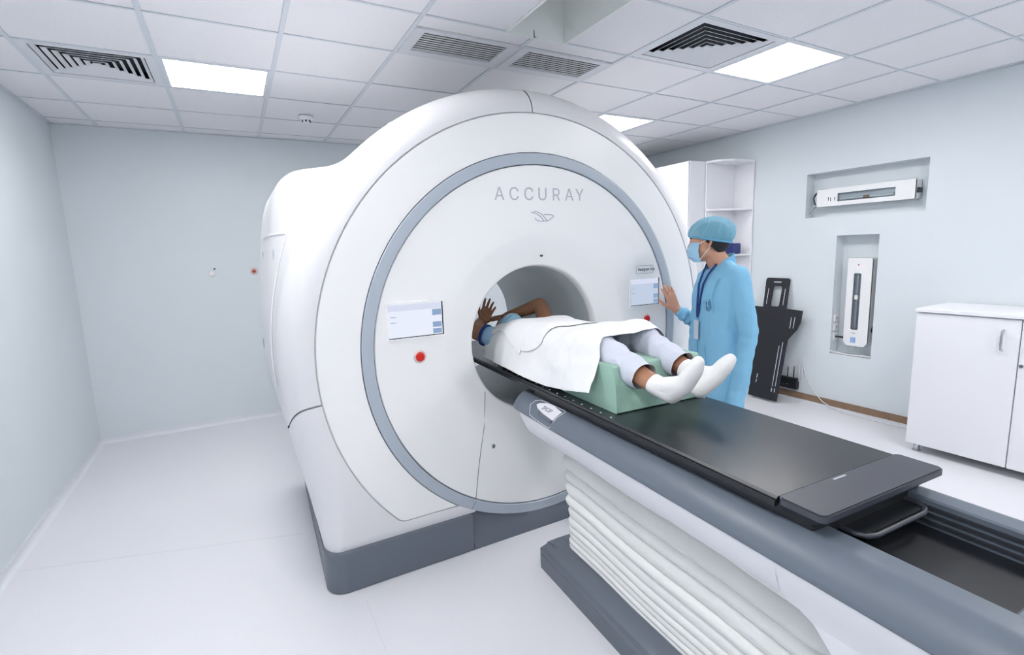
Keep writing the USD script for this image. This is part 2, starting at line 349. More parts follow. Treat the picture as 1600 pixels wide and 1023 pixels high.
# front disc: flat face dishing into the bore
prof = [(.936, GF+.05), (.936, GF+.004), (.932, GF)] + [(r, GF) for r in np.linspace(.90, .62, 5)]
for t in np.linspace(0, 1, 12)[1:]:
    r = .60-(.60-.418)*t; prof.append((r, GF+.055*(t*t*(3-2*t))*.8+.014*t**3))
prof += [(.410, GF+.066), (.406, GF+.085), (.405, GF+.11)]
part(ga, 'front_cover', lathe_y(prof, CX, CZ, 200), WHITEP, smooth=40)
part(ga, 'bore_liner', lathe_y([(.405, GF+.111), (.405, GF+.6), (.405, 3.50)], CX, CZ, 120), BOREM, smooth=40)
part(ga, 'rear_funnel', lathe_y([(.405, 3.504), (.43, 3.54), (.50, 3.62), (.62, BACK+.001), (.70, BACK+.002)], CX, CZ, 120), WHITEP, smooth=40)
part(ga, 'bore_joint', lathe_y([(.4045, 3.500), (.4085, 3.500), (.4085, 3.504), (.4045, 3.504)], CX, CZ, 120, closed=True), GAPM)
part(ga, 'ring', lathe_y([(.9395, GF+.04), (.9395, GF-.003), (.943, GF-.006), (.990, GF-.006), (.9965, GF-.001), (.9965, GF+.05)], CX, CZ, 240), RINGM, smooth=40)
# silhouettes of the body, as polygons in (x, z)
def sm(p, r): return p.buffer(r, quad_segs=12).buffer(-2*r, quad_segs=12).buffer(r, quad_segs=12)
half = [(CX, .0), (.245, .0), (.245, .2), (.205, .46), (.165, .68), (.137, .86), (.127, 1.091)]
mir = lambda pts: pts + [(2*CX-x, z) for x, z in reversed(pts) if x != CX]
disc = Point(CX, CZ).buffer(1.345, quad_segs=90)
low = Polygon(mir(half))
PF = unary_union([disc, low]).intersection(sbox(-1, 0, 4, 4))
PF = PF.buffer(-.15, quad_segs=20).buffer(.15, quad_segs=20).union(sbox(.245, 0, 2*CX-.245, .3))
sh = Polygon(mir([(CX, .3), (.232, .3), (.165, .66), (.130, .85), (.114, 1.07), (.122, 1.3), (.150, 1.53), (.190, 1.83), (.222, 1.94), (.262, 2.0), (.33, 2.035), (.50, 2.05), (CX, 2.07)]))
PR = unary_union([PF, sh])
PS = Point(CX, CZ).buffer(1.195, quad_segs=90).intersection(sbox(-1, .262, 4, 4)).buffer(-.06, quad_segs=12).buffer(.06, quad_segs=12)
def radial(poly, ang):
    out = []
    ext = poly.exterior
    for a in ang:
        g = ext.intersection(LineString([(CX, CZ), (CX+4*math.cos(a), CZ+4*math.sin(a))]))
        pts = [g] if g.geom_type == 'Point' else list(getattr(g, 'geoms', []))
        pts = [p for p in pts if p.geom_type == 'Point'] or [Point(g.coords[0])]
        out.append(min(math.hypot(p.x-CX, p.y-CZ) for p in pts))
    return np.array(out)
def sstep(t): t = np.clip(t, 0, 1); return t*t*(3-2*t)
TABA = np.arange(0, 360.01, .5); TF, TR, TS = (radial(p_, np.radians(TABA+1e-4)) for p_ in (PF, PR, PS))
TR = np.convolve(np.pad(TR, 4, "wrap"), np.ones(9)/9, "valid"); TR = np.maximum(TR, 0)
GL = 187.9   # angle of the groove across the left flank, where it leaves the face
def shell(a0, a1, n, inset=0.0, rs_gap=.0025):
    """outer cover between two angles: rounds over from the seam on the face to the flank and runs back"""
    A_ = np.linspace(a0, a1, n); rows = []
    def wgt(d, g): return sstep(1-np.abs(((d-g+180) % 360)-180)/30)
    def look(tab, d): return np.interp(d % 360, TABA, tab)
    for d0 in A_:
        def at(y):
            return d0 + 4.2*float(sstep(y/.15))*float(wgt(d0, GL)-wgt(d0, 540-GL))
        def point(fn, y):
            d = at(y); return d, fn(float(look(TF, d)), float(look(TR, d)), float(look(TS, d))+rs_gap, d)
        def lowk(d):
            t = 62-abs(((d-270+180) % 360)-180); return float(sstep(t/14))
        col = []
        for y in (.022, .003, .0): col.append(point(lambda F, R_, S_, d, y=y: (S_+(.003 if y == 0 else 0), y), 0))
        for t in (.25, .5, .75, 1):
            def f1(F, R_, S_, d, t=t):
                rho = min(.150*(1-lowk(d))+.07*lowk(d), F-S_-.004); w_ = F-rho-S_-.003
                return (S_+.003+max(w_, .0005)*t, .0)
            col.append(point(f1, 0))
        for t in np.linspace(0, math.pi/2, 12)[1:]:
            def f2(F, R_, S_, d, t=t):
                k = lowk(d); rho = min(.150*(1-k)+.07*k, F-S_-.004); dep = .16*(1-k)+.07*k
                return (F-rho+rho*math.sin(t), dep*(1-math.cos(t)))
            col.append(point(f2, .16*(1-math.cos(t))))
        for y in (.22, .27, .32, .37, .42, .47, .52, .58, .66, .80, 1.0, 1.2, 1.30):
            def f3(F, R_, S_, d, y=y):
                k = float(sstep((y-.14)/.42)); return (F*(1-k)+R_*k, y)
            col.append(point(f3, y))
        col += [point(lambda F, R_, S_, d: (R_-.015, 1.345), 1.3), point(lambda F, R_, S_, d: (R_-.05, BACK-GF), 1.3)]
        row = []
        for d, (r, y) in col:
            a = math.radians(d); x, z = (r-inset)*math.cos(a), CZ+(r-inset)*math.sin(a)
            x *= 1-.062*float(sstep(y/1.1))*float(np.clip((.9-z)/.6, 0, 1)); row.append((CX+x, GF+y+inset, z))
        rows.append(row)
    g = grid(np.array(rows), flip=False)
    z0 = .2005+inset
    return trimesh.intersections.slice_mesh_plane(g, [0, 0, 1], [0, 0, z0])
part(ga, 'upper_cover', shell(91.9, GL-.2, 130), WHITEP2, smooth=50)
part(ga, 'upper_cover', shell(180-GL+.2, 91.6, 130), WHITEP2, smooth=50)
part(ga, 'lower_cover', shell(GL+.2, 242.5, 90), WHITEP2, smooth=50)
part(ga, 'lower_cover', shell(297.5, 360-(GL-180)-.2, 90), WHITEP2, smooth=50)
part(ga, 'inner_frame', cat(shell(-62, 242, 220, inset=.010)), FRAMEM, smooth=50)
fa = Polygon([(CX+1.0*math.cos(a), CZ+1.0*math.sin(a)) for a in np.linspace(0, 2*math.pi, 240, endpoint=False)])
side = PS.buffer(-.0025).difference(fa)
side = max(getattr(side, 'geoms', [side]), key=lambda g: g.area)
def chamf_plate(poly, y, c=.003, d=.02):
    """plate facing -y with a small rounded edge"""
    return cat(extr(poly.buffer(-c), d, (0, y, 0), (1, 0, 0), (0, 0, 1), (0, 1, 0)), extr(poly, d, (0, y+c*.6, 0), (1, 0, 0), (0, 0, 1), (0, 1, 0)))
part(ga, 'side_panel', chamf_plate(side, GF), WHITEP, smooth=20)
bk = Point(CX, CZ).buffer(1.24, quad_segs=60).intersection(sbox(-1, .205, 4, 4)).difference(Point(CX, CZ).buffer(.93, quad_segs=60))
part(ga, 'backing_plate', extr(bk, .01, (0, GF+.030, 0), (1, 0, 0), (0, 0, 1), (0, 1, 0)), GAPM, smooth=20)
rc = extr(PR.buffer(-.045).intersection(sbox(-1, .21, 4, 4)).segmentize(.05).difference(Point(CX, CZ).buffer(.62, quad_segs=60)), .004, (0, BACK-.004, 0), (1, 0, 0), (0, 0, 1), (0, 1, 0))
rv = rc.vertices.copy(); rv[:, 0] = CX+(rv[:, 0]-CX)*(1-.062*np.clip((.9-rv[:, 2])/.6, 0, 1)); rc.vertices = rv
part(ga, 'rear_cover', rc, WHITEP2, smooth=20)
# plinth
X0, X1 = .235, 2*CX-.235
pl = Polygon([(X0, 2.297), (X1, 2.297), (X1-.052, 3.70), (X0+.052, 3.70)]).buffer(-.09, quad_segs=10).buffer(.09, quad_segs=10)
mid = sbox(.979, 2.2, 2*CX-.979, 2.52)
plp = pl.difference(mid)
part(ga, 'base', cat(extr(plp, .195, (0, 0, .004)), extr(plp.buffer(-.008), .2, (0, 0, 0))), BASEM, smooth=30)
pr_ = [(2.300, .0), (2.300, .03), (2.312, .06), (2.330, .10), (2.352, .15), (2.372, .2), (2.52, .2), (2.52, 0)]
part(ga, 'base_apron', grid(np.array([[(x, y, z) for y, z in pr_] for x in (.983, 2*CX-.983)]), wrap_v=True), BASEM, smooth=30)
part(ga, 'base_foot', extr(pl.buffer(-.012), .004, (0, 0, 0)), DARKG)
# seams of the lower centre panel
for s in (-1, 1):
    pts = [(CX+s*(1.121-CX), .838), (CX+s*(1.100-CX), .74), (CX+s*(1.082-CX), .66), (CX+s*(1.058-CX), .545), (CX+s*(1.036-CX), .42), (CX+s*(1.014-CX), .267)]
    def fy(x, z):
        r = min(.93, math.hypot(x-CX, z-CZ)); return float(np.interp(r, [p[0] for p in prof[::-1]], [p[1] for p in prof[::-1]]))
    part(ga, 'panel_seam', tube([(x, fy(x, z)-.0002, z) for x, z in pts], .0022, 6), GAPM)
    sx = CX+s*(1.012-CX)
    part(ga, 'ring_seam', tube([(sx, GF-.006, .262), (CX+s*(.985-CX), GF-.006, .222)], .0018, 6), GAPM)
    xx, zz = CX+s*(1.132-CX), .543
    part(ga, 'screw', cat(lathe_y([(.0, GF-.004), (.008, GF-.004), (.012, GF-.002), (.014, GF+.002)], xx, zz, 20)), STEEL)
    part(ga, 'screw_head', lathe_y([(.0, GF-.0046), (.005, GF-.0046), (.005, GF+.0)], xx, zz, 12), DARKG)
part(ga, 'sensor_dot', lathe_y([(0, GF+.006), (.005, GF+.006), (.006, GF+.02)], 1.477, 1.553, 14), DARKG)
# side doors on the flank
def flank(z, y):
    a_ = np.array([math.atan2(z-CZ, -1.3)]); k = float(sstep((y-GF-.14)/.42)); x_ = -1.3
    zz = z
    r = None
    for _ in range(4):
        a_ = np.array([math.atan2(zz-CZ, x_)]); r = radial(PF, a_)[0]*(1-k)+radial(PR, a_)[0]*k; x_ = -math.sqrt(max(r*r-(zz-CZ)**2, 1e-6))
    return CX+x_
for (y0, y1, z0, z1, nm) in ((2.62, 3.30, .98, 1.70, 'side_door'),):
    P = np.array([[(flank(z, y)-.004, y, z) for z in np.linspace(z0, z1, 14)] for y in np.linspace(y0, y1, 10)])
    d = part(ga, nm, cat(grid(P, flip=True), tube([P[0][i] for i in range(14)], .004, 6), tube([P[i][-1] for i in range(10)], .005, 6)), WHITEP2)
    for yy, zz in ((2.72, 1.60), (3.22, 1.60), (3.22, 1.10)):
        x = flank(zz, yy)-.006
        part(d, 'latch', cbx(x-.003, x+.003, yy-.006, yy+.006, zz-.028, zz+.028, .002), RINGM)
part(ga, 'top_hatch', cat([tube([(CX+1.372*math.cos(a), GF+.42, CZ+1.345*math.sin(a)) for a in np.radians(np.linspace(114.5, 119.5, 8))], .012, 8)]), CABW)
# lettering, logo, label
E1, E3 = V3(1, 0, 0), V3(0, 0, 1)
for ch, xc, zb in zip('ACCURAY', (1.224, 1.310, 1.399, 1.484, 1.573, 1.658, 1.728), (1.843, 1.844, 1.845, 1.846, 1.847, 1.847, 1.848)):
    m = text(ch, .064, V3(0, GF, 0), E1, E3, .001); b = m.bounds; m.apply_translation([xc-(b[0][0]+b[1][0])/2, 0, zb-b[0][2]])
    part(ga, 'letter', m, LETTER, smooth=False)
def stroke(pts, r=.0018): 
    P = np.array(pts); t = np.linspace(0, 1, len(P)); T = np.linspace(0, 1, 5*len(P)); return tube([(np.interp(q, t, P[:, 0]), GF-.0006, np.interp(q, t, P[:, 1])) for q in T], r, 6)
part(ga, 'logo', cat(stroke([(1.411, 1.783), (1.430, 1.780), (1.446, 1.775), (1.473, 1.758), (1.489, 1.738)]), stroke([(1.430, 1.789), (1.45, 1.785), (1.473, 1.775), (1.495, 1.756), (1.510, 1.738)]),
    stroke([(1.434, 1.754), (1.440, 1.744), (1.458, 1.737), (1.49, 1.7365), (1.515, 1.738), (1.535, 1.749), (1.551, 1.760), (1.550, 1.766), (1.542, 1.769), (1.51, 1.772), (1.489, 1.771)])), LOGOM)
lp = rrect(2.147, 1.420, 2.286, 1.470, .008)
lb = part(ga, 'label_plate', extr(lp.difference(lp.buffer(-.003)), .001, (0, GF-.001, 0), E1, E3, (0, 1, 0)), LETTER)
part(lb, 'label_text', text('Reaqpae Gap', .016, V3(2.162, GF-.0006, 1.438), E1, E3, .0006), PRINT, smooth=False)
# two touchscreens with stop buttons below
for x0, x1, z0, z1, bxx, bz, mm in ((.607, .883, 1.188, 1.352, .753, 1.088, SCR), (2.102, 2.335, 1.224, 1.390, 2.232, 1.136, SCR2)):
    fr = rrect(x0-.008, z0-.008, x1+.008, z1+.008, .008)
    t = part(ga, 'touchscreen', extr(fr.difference(sbox(x0, z0, x1, z1)), .007, (0, GF-.006, 0), E1, E3, (0, 1, 0)), WHITEP)
    part(t, 'bezel', cat(bx(x1-.006, x1, GF-.004, GF-.001, z0, z1), bx(x0, x1, GF-.004, GF-.001, z0, z0+.004)), DARKG)
    part(t, 'display', bx(x0, x1, GF-.003, GF-.0005, z0, z1), mm, smooth=False)
    w, h = x1-x0, z1-z0
    part(t, 'header_bar', bx(x0+.003, x1-.008, GF-.0036, GF-.003, z1-.2*h, z1-.02*h), SCRBAR, smooth=False)
    for k, (a, b) in enumerate(((.60, .78), (.24, .40), (.05, .20))):
        part(t, 'screen_button', bx(x1-.20*w, x1-.035*w, GF-.0038, GF-.003, z0+a*h, z0+b*h), SCRBTN, smooth=False)
    for q in (.62, .46): part(t, 'screen_text', bx(x0+.05*w, x0+.15*w, GF-.0036, GF-.003, z0+q*h, z0+q*h+.003), SCRBTN, smooth=False)
    rm = part(ga, 'stop_button', lathe_y([(.0, GF-.003), (.031, GF-.003), (.034, GF+.001)], bxx, bz, 32), BTNRIM)
    part(rm, 'collar', lathe_y([(.021, GF-.003), (.027, GF-.007), (.027, GF-.002)], bxx, bz, 32), UVW)
    part(rm, 'button_cap', lathe_y([(.0, GF-.016), (.018, GF-.0145), (.0225, GF-.010), (.022, GF-.003)], bxx, bz, 32), RED)

# ---------------------------------------------------------------- the couch, in its own frame: u across, v towards the foot end
AN = math.radians(2.6); CO = V3(CX, GF, 0); CU = V3(math.cos(AN), -math.sin(AN), 0); CV = V3(-math.sin(AN), -math.cos(AN), 0)
def W(u, v, z): return CO + u*CU + v*CV + V3(0, 0, z)
def Wm(m):
    m = tri(m); p = m.vertices; m.vertices = CO + np.outer(p[:, 0], CU) + np.outer(p[:, 1], CV) + np.outer(p[:, 2], V3(0, 0, 1)); m.invert(); return m
co = thing('treatment_couch', W(0, 1.3, 0), 'motorised patient couch with grey rails, black top and white pleated bellows', 'treatment couch')
ZB = .950
# carbon board: slightly dished underside, long, runs into the bore
bp = [(-.262, ZB-.006), (-.256, ZB), (.256, ZB), (.262, ZB-.006), (.262, ZB-.020), (.250, ZB-.028), (-.250, ZB-.028), (-.262, ZB-.020)]
part(co, 'board', Wm(cat(grid(np.array([[(u, v, z) for u, z in bp] for v in np.linspace(-.95, 1.618, 30)]), wrap_v=True), (np.array([(u, 1.618, z) for u, z in bp]), np.array([[0, 1, 2], [0, 2, 3], [0, 3, 4], [0, 4, 5], [0, 5, 6], [0, 6, 7]])), (np.array([(u, -.95, z) for u, z in bp]), np.array([[2, 1, 0], [3, 2, 0], [4, 3, 0], [5, 4, 0], [6, 5, 0], [7, 6, 0]])))), CARBON, smooth=30)
part(co, 'board_edge', Wm(cat([bx(s*.2625-.0035, s*.2625+.0035, -.9, 1.617, ZB-.026, ZB-.009) for s in (-1, 1)])), BLACK)
cap = rrect(-.265, 1.620, .265, 1.742, .018)
part(co, 'end_cap', Wm(cat(extr(cap.buffer(-.004), .019, (0, 0, ZB-.015)), extr(cap, .015, (0, 0, ZB-.0145)))), CAPM, smooth=20)
part(co, 'end_cap_skirt', Wm(trimesh.convex.convex_hull(np.array([(u, v, z) for u, v, z in [(-.262, 1.621, ZB-.0152), (.262, 1.621, ZB-.0152), (.262, 1.735, ZB-.0152), (-.262, 1.735, ZB-.0152), (-.25, 1.621, ZB-.036), (.25, 1.621, ZB-.036), (.25, 1.705, ZB-.036), (-.25, 1.705, ZB-.036)]]))), BOARDK, smooth=20)
part(co, 'printed_mark', Wm(bx(-.058, -.004, 1.632, 1.638, ZB+.0038, ZB+.0044)), LETTER, smooth=False)
part(co, 'slide_frame', Wm(cat(cbx(-.235, .235, .3, 1.70, .862, ZB-.030, .006))), BOARDK)
hp = [(-.13, 1.66, .872), (-.13, 1.735, .872), (-.118, 1.755, .872), (-.09, 1.765, .872), (.12, 1.765, .872), (.148, 1.755, .872), (.16, 1.735, .872), (.16, 1.66, .872)]
part(co, 'pull_handle', Wm(tube(hp, .0065, 10)), CAPM)
for i in range(-6, 11):
    v = .272+.0645*i
    for s in (-1, 1):
        part(co, 'stud', Wm(lathe_z([(.0, ZB+.0012), (.0045, ZB+.0012), (.0055, ZB-.001)], s*.240, v, 10)), STUDM)
part(co, 'handle_plate', Wm(bx(-.122, .152, 1.60, 1.752, .866, .871)), BOARDK)
# rails
rp = [(.175, .79), (.175, .885), (.180, .89), (.230, .89), (.248, .886), (.268, .876), (.286, .863), (.303, .845), (.314, .828), (.317, .816), (.314, .811), (.300, .808)]
VR0, VR1 = .20, 2.32
def rail(s):
    vs = np.concatenate([[VR0, VR0+.01, VR0+.03, VR0+.06], np.linspace(VR0+.1, VR1, 12)])
    P = []
    for v in vs:
        k = math.sqrt(max(0, 1-((VR0+.06-v)/.06)**2)) if v < VR0+.06 else 1
        k = .80+.20*k
        P.append([(s*(.175+(u-.175)*k), v, .80+(z-.80)*(.85+.15*k)) for u, z in rp])
    g = grid(np.array(P), wrap_v=True, flip=s > 0)
    e = [(np.array(P[i]), np.array([[0, k, k+1] for k in range(1, len(rp)-1)])) for i in (0, -1)]
    return Wm(cat(g, e[0], e[1]))
for s in (-1, 1): part(co, 'side_rail', rail(s), RAILM, smooth=40)
part(co, 'well_floor', Wm(cat(bx(-.176, .176, 1.0, 2.04, .80, .812))), BOARDK)
part(co, 'rail_bridge', Wm(cat(cbx(-.176, .176, 2.04, VR1, .78, .885, .006))), RAILM)
part(co, 'front_bridge', Wm(cbx(-.176, .176, .24, 1.1, .785, .858, .006)), RAILM)
for k, z in enumerate((.825, .845, .865)): part(co, 'guide_slot', Wm(bx(.169, .176, 1.1, 2.04, z, z+.007)), DARKG)
# control pod let into each rail
pa, pb = V3(-.246, .886), V3(-.316, .818)
for s in (-1, 1):
    def S(t, v, h=0):   # t across the slanted face 0..1, v along, h outwards
        p = pa+(pb-pa)*t; n = unit(V3(-(pa-pb)[1], (pa-pb)[0])); n = n if n[1] > 0 else -n; p = p + n*(h+.012*math.sin(math.pi*t)); return (s*-p[0], v, p[1])
    fr = [S(t, v, .0015) for t, v in [(.05, .40), (.02, .43), (.0, .50), (-.02, .60), (.0, .61), (.5, .598), (1.0, .585), (1.02, .57), (1.0, .50), (.98, .44), (.92, .40), (.5, .365), (.2, .372)]]
    pod = part(co, 'control_pod', Wm(tube(fr, .0022, 6, closed=True)), CABE)
    leaf = [(.12, .595), (.02, .52), (.06, .46), (.22, .42), (.36, .412), (.50, .44), (.60, .50), (.66, .585)]
    top = np.array([S(a, b, .006) for a, b in leaf]); bot = np.array([S(a, b, -.004) for a, b in leaf])
    n = len(leaf); f = [[0, k, k+1] for k in range(1, n-1)] + [[n, n+k+1, n+k] for k in range(1, n-1)] + [q for k in range(n) for q in ([k, n+k, n+(k+1) % n], [k, n+(k+1) % n, (k+1) % n])]
    part(pod, 'pod_display', Wm((np.vstack([top, bot]), f)), PODLCD, smooth=False)
    part(pod, 'thumb_grip', Wm(tube([S(.62, .455, -.002), S(.70, .50, .002), S(.74, .585, .002)], .008, 8)), BASEM)
    if s < 0:
        pass
    o_ = V3(*S(.44, .47, .0075)); o2 = V3(*S(.44, .57, .0075)); upv = V3(*S(.20, .47, .0075))
    Wv = lambda q: CO+q[0]*CU+q[1]*CV+V3(0, 0, q[2])
    ax_ = unit(Wv(o2)-Wv(o_)); ay_ = unit(Wv(upv)-Wv(o_)); 
    if s > 0: ax_ = -ax_; o_ = o2
    part(pod, 'pod_digits', text('IPCIP', .020, Wv(o_), ax_, ay_, .0008), PRINT, smooth=False)
# white underbody with the rear leg, bellows, floor plate
ub = [(-.311, .8085), (-.304, .770), (-.287, .722), (-.272, .708), (.272, .708), (.287, .722), (.304, .770), (.311, .8085)]
P = []
for v, k in ((.225, 0.0), (.28, .75), (.33, 1.0), (1.0, 1.0), (1.66, 1.0)):
    P.append([(u*(.93+.07*k), v, .8085-(.8085-z)*(.08+.92*k)) for u, z in ub])
P = np.array(P)
part(co, 'underbody', Wm(cat(grid(P, wrap_v=True), (P[0], np.array([[0, k+1, k] for k in range(1, 7)])), (P[-1], np.array([[0, k, k+1] for k in range(1, 7)])))), CWHITE, smooth=25)
lg = Polygon([(1.655, .808), (1.655, .716), (1.70, .706), (1.74, .684), (1.775, .645), (1.80, .60), (1.815, .54), (1.825, .45), (1.83, .3), (1.83, .06), (2.33, .06), (2.33, .808)])
lx = Polygon([(-.311, .8085), (-.304, .770), (-.287, .722), (-.278, .69), (-.272, .60), (-.272, 0), (.272, 0), (.272, .60), (.278, .69), (.287, .722), (.304, .770), (.311, .8085)])
legb = extr(lg, .70, (-.35, 0, 0), (0, 1, 0), (0, 0, 1), (1, 0, 0)); legb.fix_normals(); legx = extr(lx, 1.2, (0, 2.6, 0), (1, 0, 0), (0, 0, 1), (0, -1, 0)); legx.fix_normals()
part(co, 'support_leg', Wm(tri(man(legb) ^ man(legx))), CWHITE, smooth=30)
BV0, BV1 = .43, 1.735
rows = []
zs = np.linspace(.125, .703, 150)
folds = [.125, .150, .178, .210, .245, .290, .345, .400, .470, .530, .610, .655, .703]
for z in zs:
    i = min(np.searchsorted(folds, z, 'right')-1, len(folds)-2); t = (z-folds[i])/(folds[i+1]-folds[i])
    bul = (.008+.015*float(np.clip((z-.25)/.25, 0, 1)))*abs(math.sin(math.pi*t))**.6*(1+.25*math.sin(i*2.3))
    hu, hv0, hv1 = .140+bul, BV0-bul, BV1+bul
    pr2 = unary_union([rrect(-hu, hv0, hu, 1.4, .055, 8), rrect(-hu, 1.2, hu, hv1, .10, 8)]).exterior
    L_ = pr2.length; row = []
    for q in np.linspace(0, 1, 120, endpoint=False):
        p = pr2.interpolate(q, normalized=True)
        sag = .026*sstep((p.y-.5)/1.1)*math.sin(math.pi*(z-.125)/.578)**.7+.006*math.sin(7*p.y+3*z)
        row.append((p.x, p.y, z-sag))
    rows.append(row)
bel = grid(np.array(rows), wrap_v=True, flip=True); bel = noisy(bel, .0016, 8, 3)
part(co, 'bellows', Wm(bel), BELLOW, smooth=60)
# stepped grey floor plate
bs = []
for hu, v0, v1, z in ((.25, .295, 1.95, 0), (.25, .295, 1.95, .075), (.246, .30, 1.95, .083), (.238, .305, 1.95, .087), (.228, .315, 1.95, .104), (.195, .345, 1.95, .124), (.150, .39, 1.93, .130), (.02, .6, 1.8, .131)):
    pr2 = rrect(-hu, v0, hu, v1, min(.06, hu*.4), 6).exterior
    bs.append([(pr2.interpolate(q, normalized=True).x, pr2.interpolate(q, normalized=True).y, z) for q in np.linspace(0, 1, 80, endpoint=False)])
part(co, 'floor_plate', Wm(grid(np.array(bs), wrap_v=True, flip=True)), BASEM, smooth=25)

# ---------------------------------------------------------------- people: shared builders
def hand(w, d, n, s, sz=1.0, curl=(.15, .25, .2), spread=.06):
    """bones of a hand at wrist w: d towards the fingers, n out of the palm, s towards the thumb"""
    d, n = unit(d), unit(n); s = unit(s - d*(s@d)); n = unit(np.cross(d, s))*np.sign(np.cross(d, s)@n)
    k = sz; B = []
    kn = [w+d*.086*k+s*.032*k, w+d*.090*k+s*.0105*k, w+d*.086*k-s*.0115*k, w+d*.078*k-s*.032*k]
    B.append([(w+s*.018*k, .017*k), (w-s*.018*k, .016*k), (w+d*.04*k+s*.028*k, .014*k), (w+d*.04*k-s*.027*k, .013*k)])
    B.append([(w+d*.04*k+s*.028*k, .014*k), (w+d*.04*k-s*.027*k, .013*k)]+[(q, .0105*k) for q in kn])
    for i, (q, L) in enumerate(zip(kn, (.070, .078, .072, .056))):
        off = (1.5-i)*spread; dd = unit(d+s*off); p = q; a = 0
        for j, fr in enumerate((.45, .31, .24)):
            a += curl[j]; dir_ = unit(dd*math.cos(a)+n*math.sin(a)); p2 = p+dir_*L*fr*k
            B.append([(p, (.0096-.0009*j)*k), (p2, (.0088-.0009*j)*k)]); p = p2
    t0 = w+d*.022*k+s*.026*k+n*.004*k; t1 = t0+unit(d*.6+s*.75+n*.25)*.040*k; t2 = t1+unit(d*.85+s*.4+n*.25)*.032*k; t3 = t2+unit(d*.95+s*.15+n*.25)*.024*k
    B += chain((t0, .014*k), (t1, .0112*k), (t2, .0098*k), (t3, .0085*k))
    return B
def head(c, f, u, l):
    B = [[(c-.035*f+.022*u, .080), (c+.028*f+.030*u, .070), (c+.01*f+.02*u+.012*l, .072), (c+.01*f+.02*u-.012*l, .072)],
         [(c+.028*f+.030*u, .068), (c+.045*f-.072*u+.012*l, .028), (c+.045*f-.072*u-.012*l, .028), (c+.0*f-.055*u+.045*l, .022), (c+.0*f-.055*u-.045*l, .022), (c+.048*f-.015*u+.034*l, .034), (c+.048*f-.015*u-.034*l, .034)],
         [(c+.085*f+.018*u, .009), (c+.108*f-.022*u, .0115), (c+.092*f-.028*u+.012*l, .0085), (c+.092*f-.028*u-.012*l, .0085)],
         [(c+.072*f-.052*u+.012*l, .012), (c+.072*f-.052*u-.012*l, .012)],
         [(c+.076*f+.034*u+.03*l, .010), (c+.082*f+.034*u, .010), (c+.076*f+.034*u-.03*l, .010)]]
    for s in (-1, 1):
        e = c-.012*f+s*.079*l
        B += chain((e+.026*u-.004*f, .008), (e+.022*u-.018*f+s*.010*l, .007), (e+.0*u-.016*f+s*.010*l, .007), (e-.026*u+.004*f, .007))
        B.append([(e+.02*u-.008*f, .006), (e-.02*u+.0*f, .006)])
    return B
def face_bits(o, c, f, u, l):
    for s in (-1, 1):
        e = c+.073*f+.012*u+s*.031*l
        ey = part(o, 'eye', sphere(e, .0125), EYEW); part(ey, 'iris', sphere(e+.0085*f, .0062), EYED)
        part(o, 'eyebrow', tube([e+.021*u+.012*f-s*.016*l, e+.025*u+.016*f, e+.02*u+.006*f+s*.016*l], [.002, .0035, .0015], 6), HAIR)
def mask(o, c, f, u, l, w=1.0):
    rows, inn = [], []
    for i, b in enumerate(np.linspace(-.098, .012, 14)):
        r, r2 = [], []
        for a in np.radians(np.linspace(-72, 72, 25)):
            t = (b+.04)/.058; bulge = .119-.030*t*t+.004*math.sin(9*t)
            wx = .076-.012*max(0, -t)
            p = c+f*(bulge*math.cos(a*1.0)**.8-.004)+l*(wx*1.12*math.sin(a))+u*(b-.006*(1-math.cos(a)))
            r.append(p); r2.append(p-unit(f*math.cos(a)+l*math.sin(a))*.003)
        rows.append(r); inn.append(r2)
    m = cat(grid(np.array(rows), flip=False), grid(np.array(inn), flip=True))
    k = part(o, 'face_mask', m, MASKM, smooth=60)
    for s in (-1, 1):
        ear = c-.012*f+s*.090*l
        for iu, dst in ((-1, ear+.03*u-.016*f), (1, ear-.022*u-.010*f)):
            src = np.array(rows[-2][24 if s > 0 else 0] if iu < 0 else rows[2][24 if s > 0 else 0])
            part(k, 'ear_loop', tube([src, (src+dst)/2+s*l*.006, dst], .0018, 6), STRAP)
    return k

# ---------------------------------------------------------------- the technician, standing at the far side of the couch
tf, tl, tu = unit(V3(-.918, .397, 0)), unit(V3(-.397, -.918, 0)), V3(0, 0, 1)
TC = V3(2.42, 1.945, 0)
def T(a, b, z): return TC + tf*a + tl*b + V3(0, 0, z)   # a forward, b to his left
hf = unit(V3(-.54, .84, -.07)); hl = unit(np.cross(V3(0, 0, 1), hf)); hu_ = np.cross(hf, hl)
HC = T(.070, .0, 1.590)
te = thing('person', (TC[0], TC[1], 0), 'person in blue coat, cap and mask standing with one hand on the right screen', 'person')
shL, elL, wrL = T(-.015, .172, 1.405), T(-.060, .218, 1.105), T(-.005, .234, .815)
shR, elR, wrR = T(.0, -.150, 1.385), V3(2.565, 2.135, 1.07), V3(2.385, 2.225, 1.185)
body = head(HC, hf, hu_, hl)
body += [[(HC-.02*hf-.05*hu_, .058), (T(-.01, 0, 1.46), .062)], [(T(-.01, 0, 1.46), .062), (T(-.01, .06, 1.42), .05), (T(-.01, -.06, 1.42), .05)]]
body += [[(T(0, .085, 1.32), .085), (T(0, -.085, 1.32), .085), (T(-.01, .13, 1.39), .035), (T(-.01, -.13, 1.39), .035), (T(0, .065, 1.08), .085), (T(0, -.065, 1.08), .085)],
         [(T(0, .065, 1.08), .085), (T(0, -.065, 1.08), .085), (T(0, .08, .92), .09), (T(0, -.08, .92), .09)]]
for sh_, el, wr_ in ((shL, elL, wrL), (shR, elR, wrR)): body += chain((sh_, .042), (el, .036), (wr_, .026), (wr_+(wr_-el)*(.25 if sh_ is shL else .0), .0255))
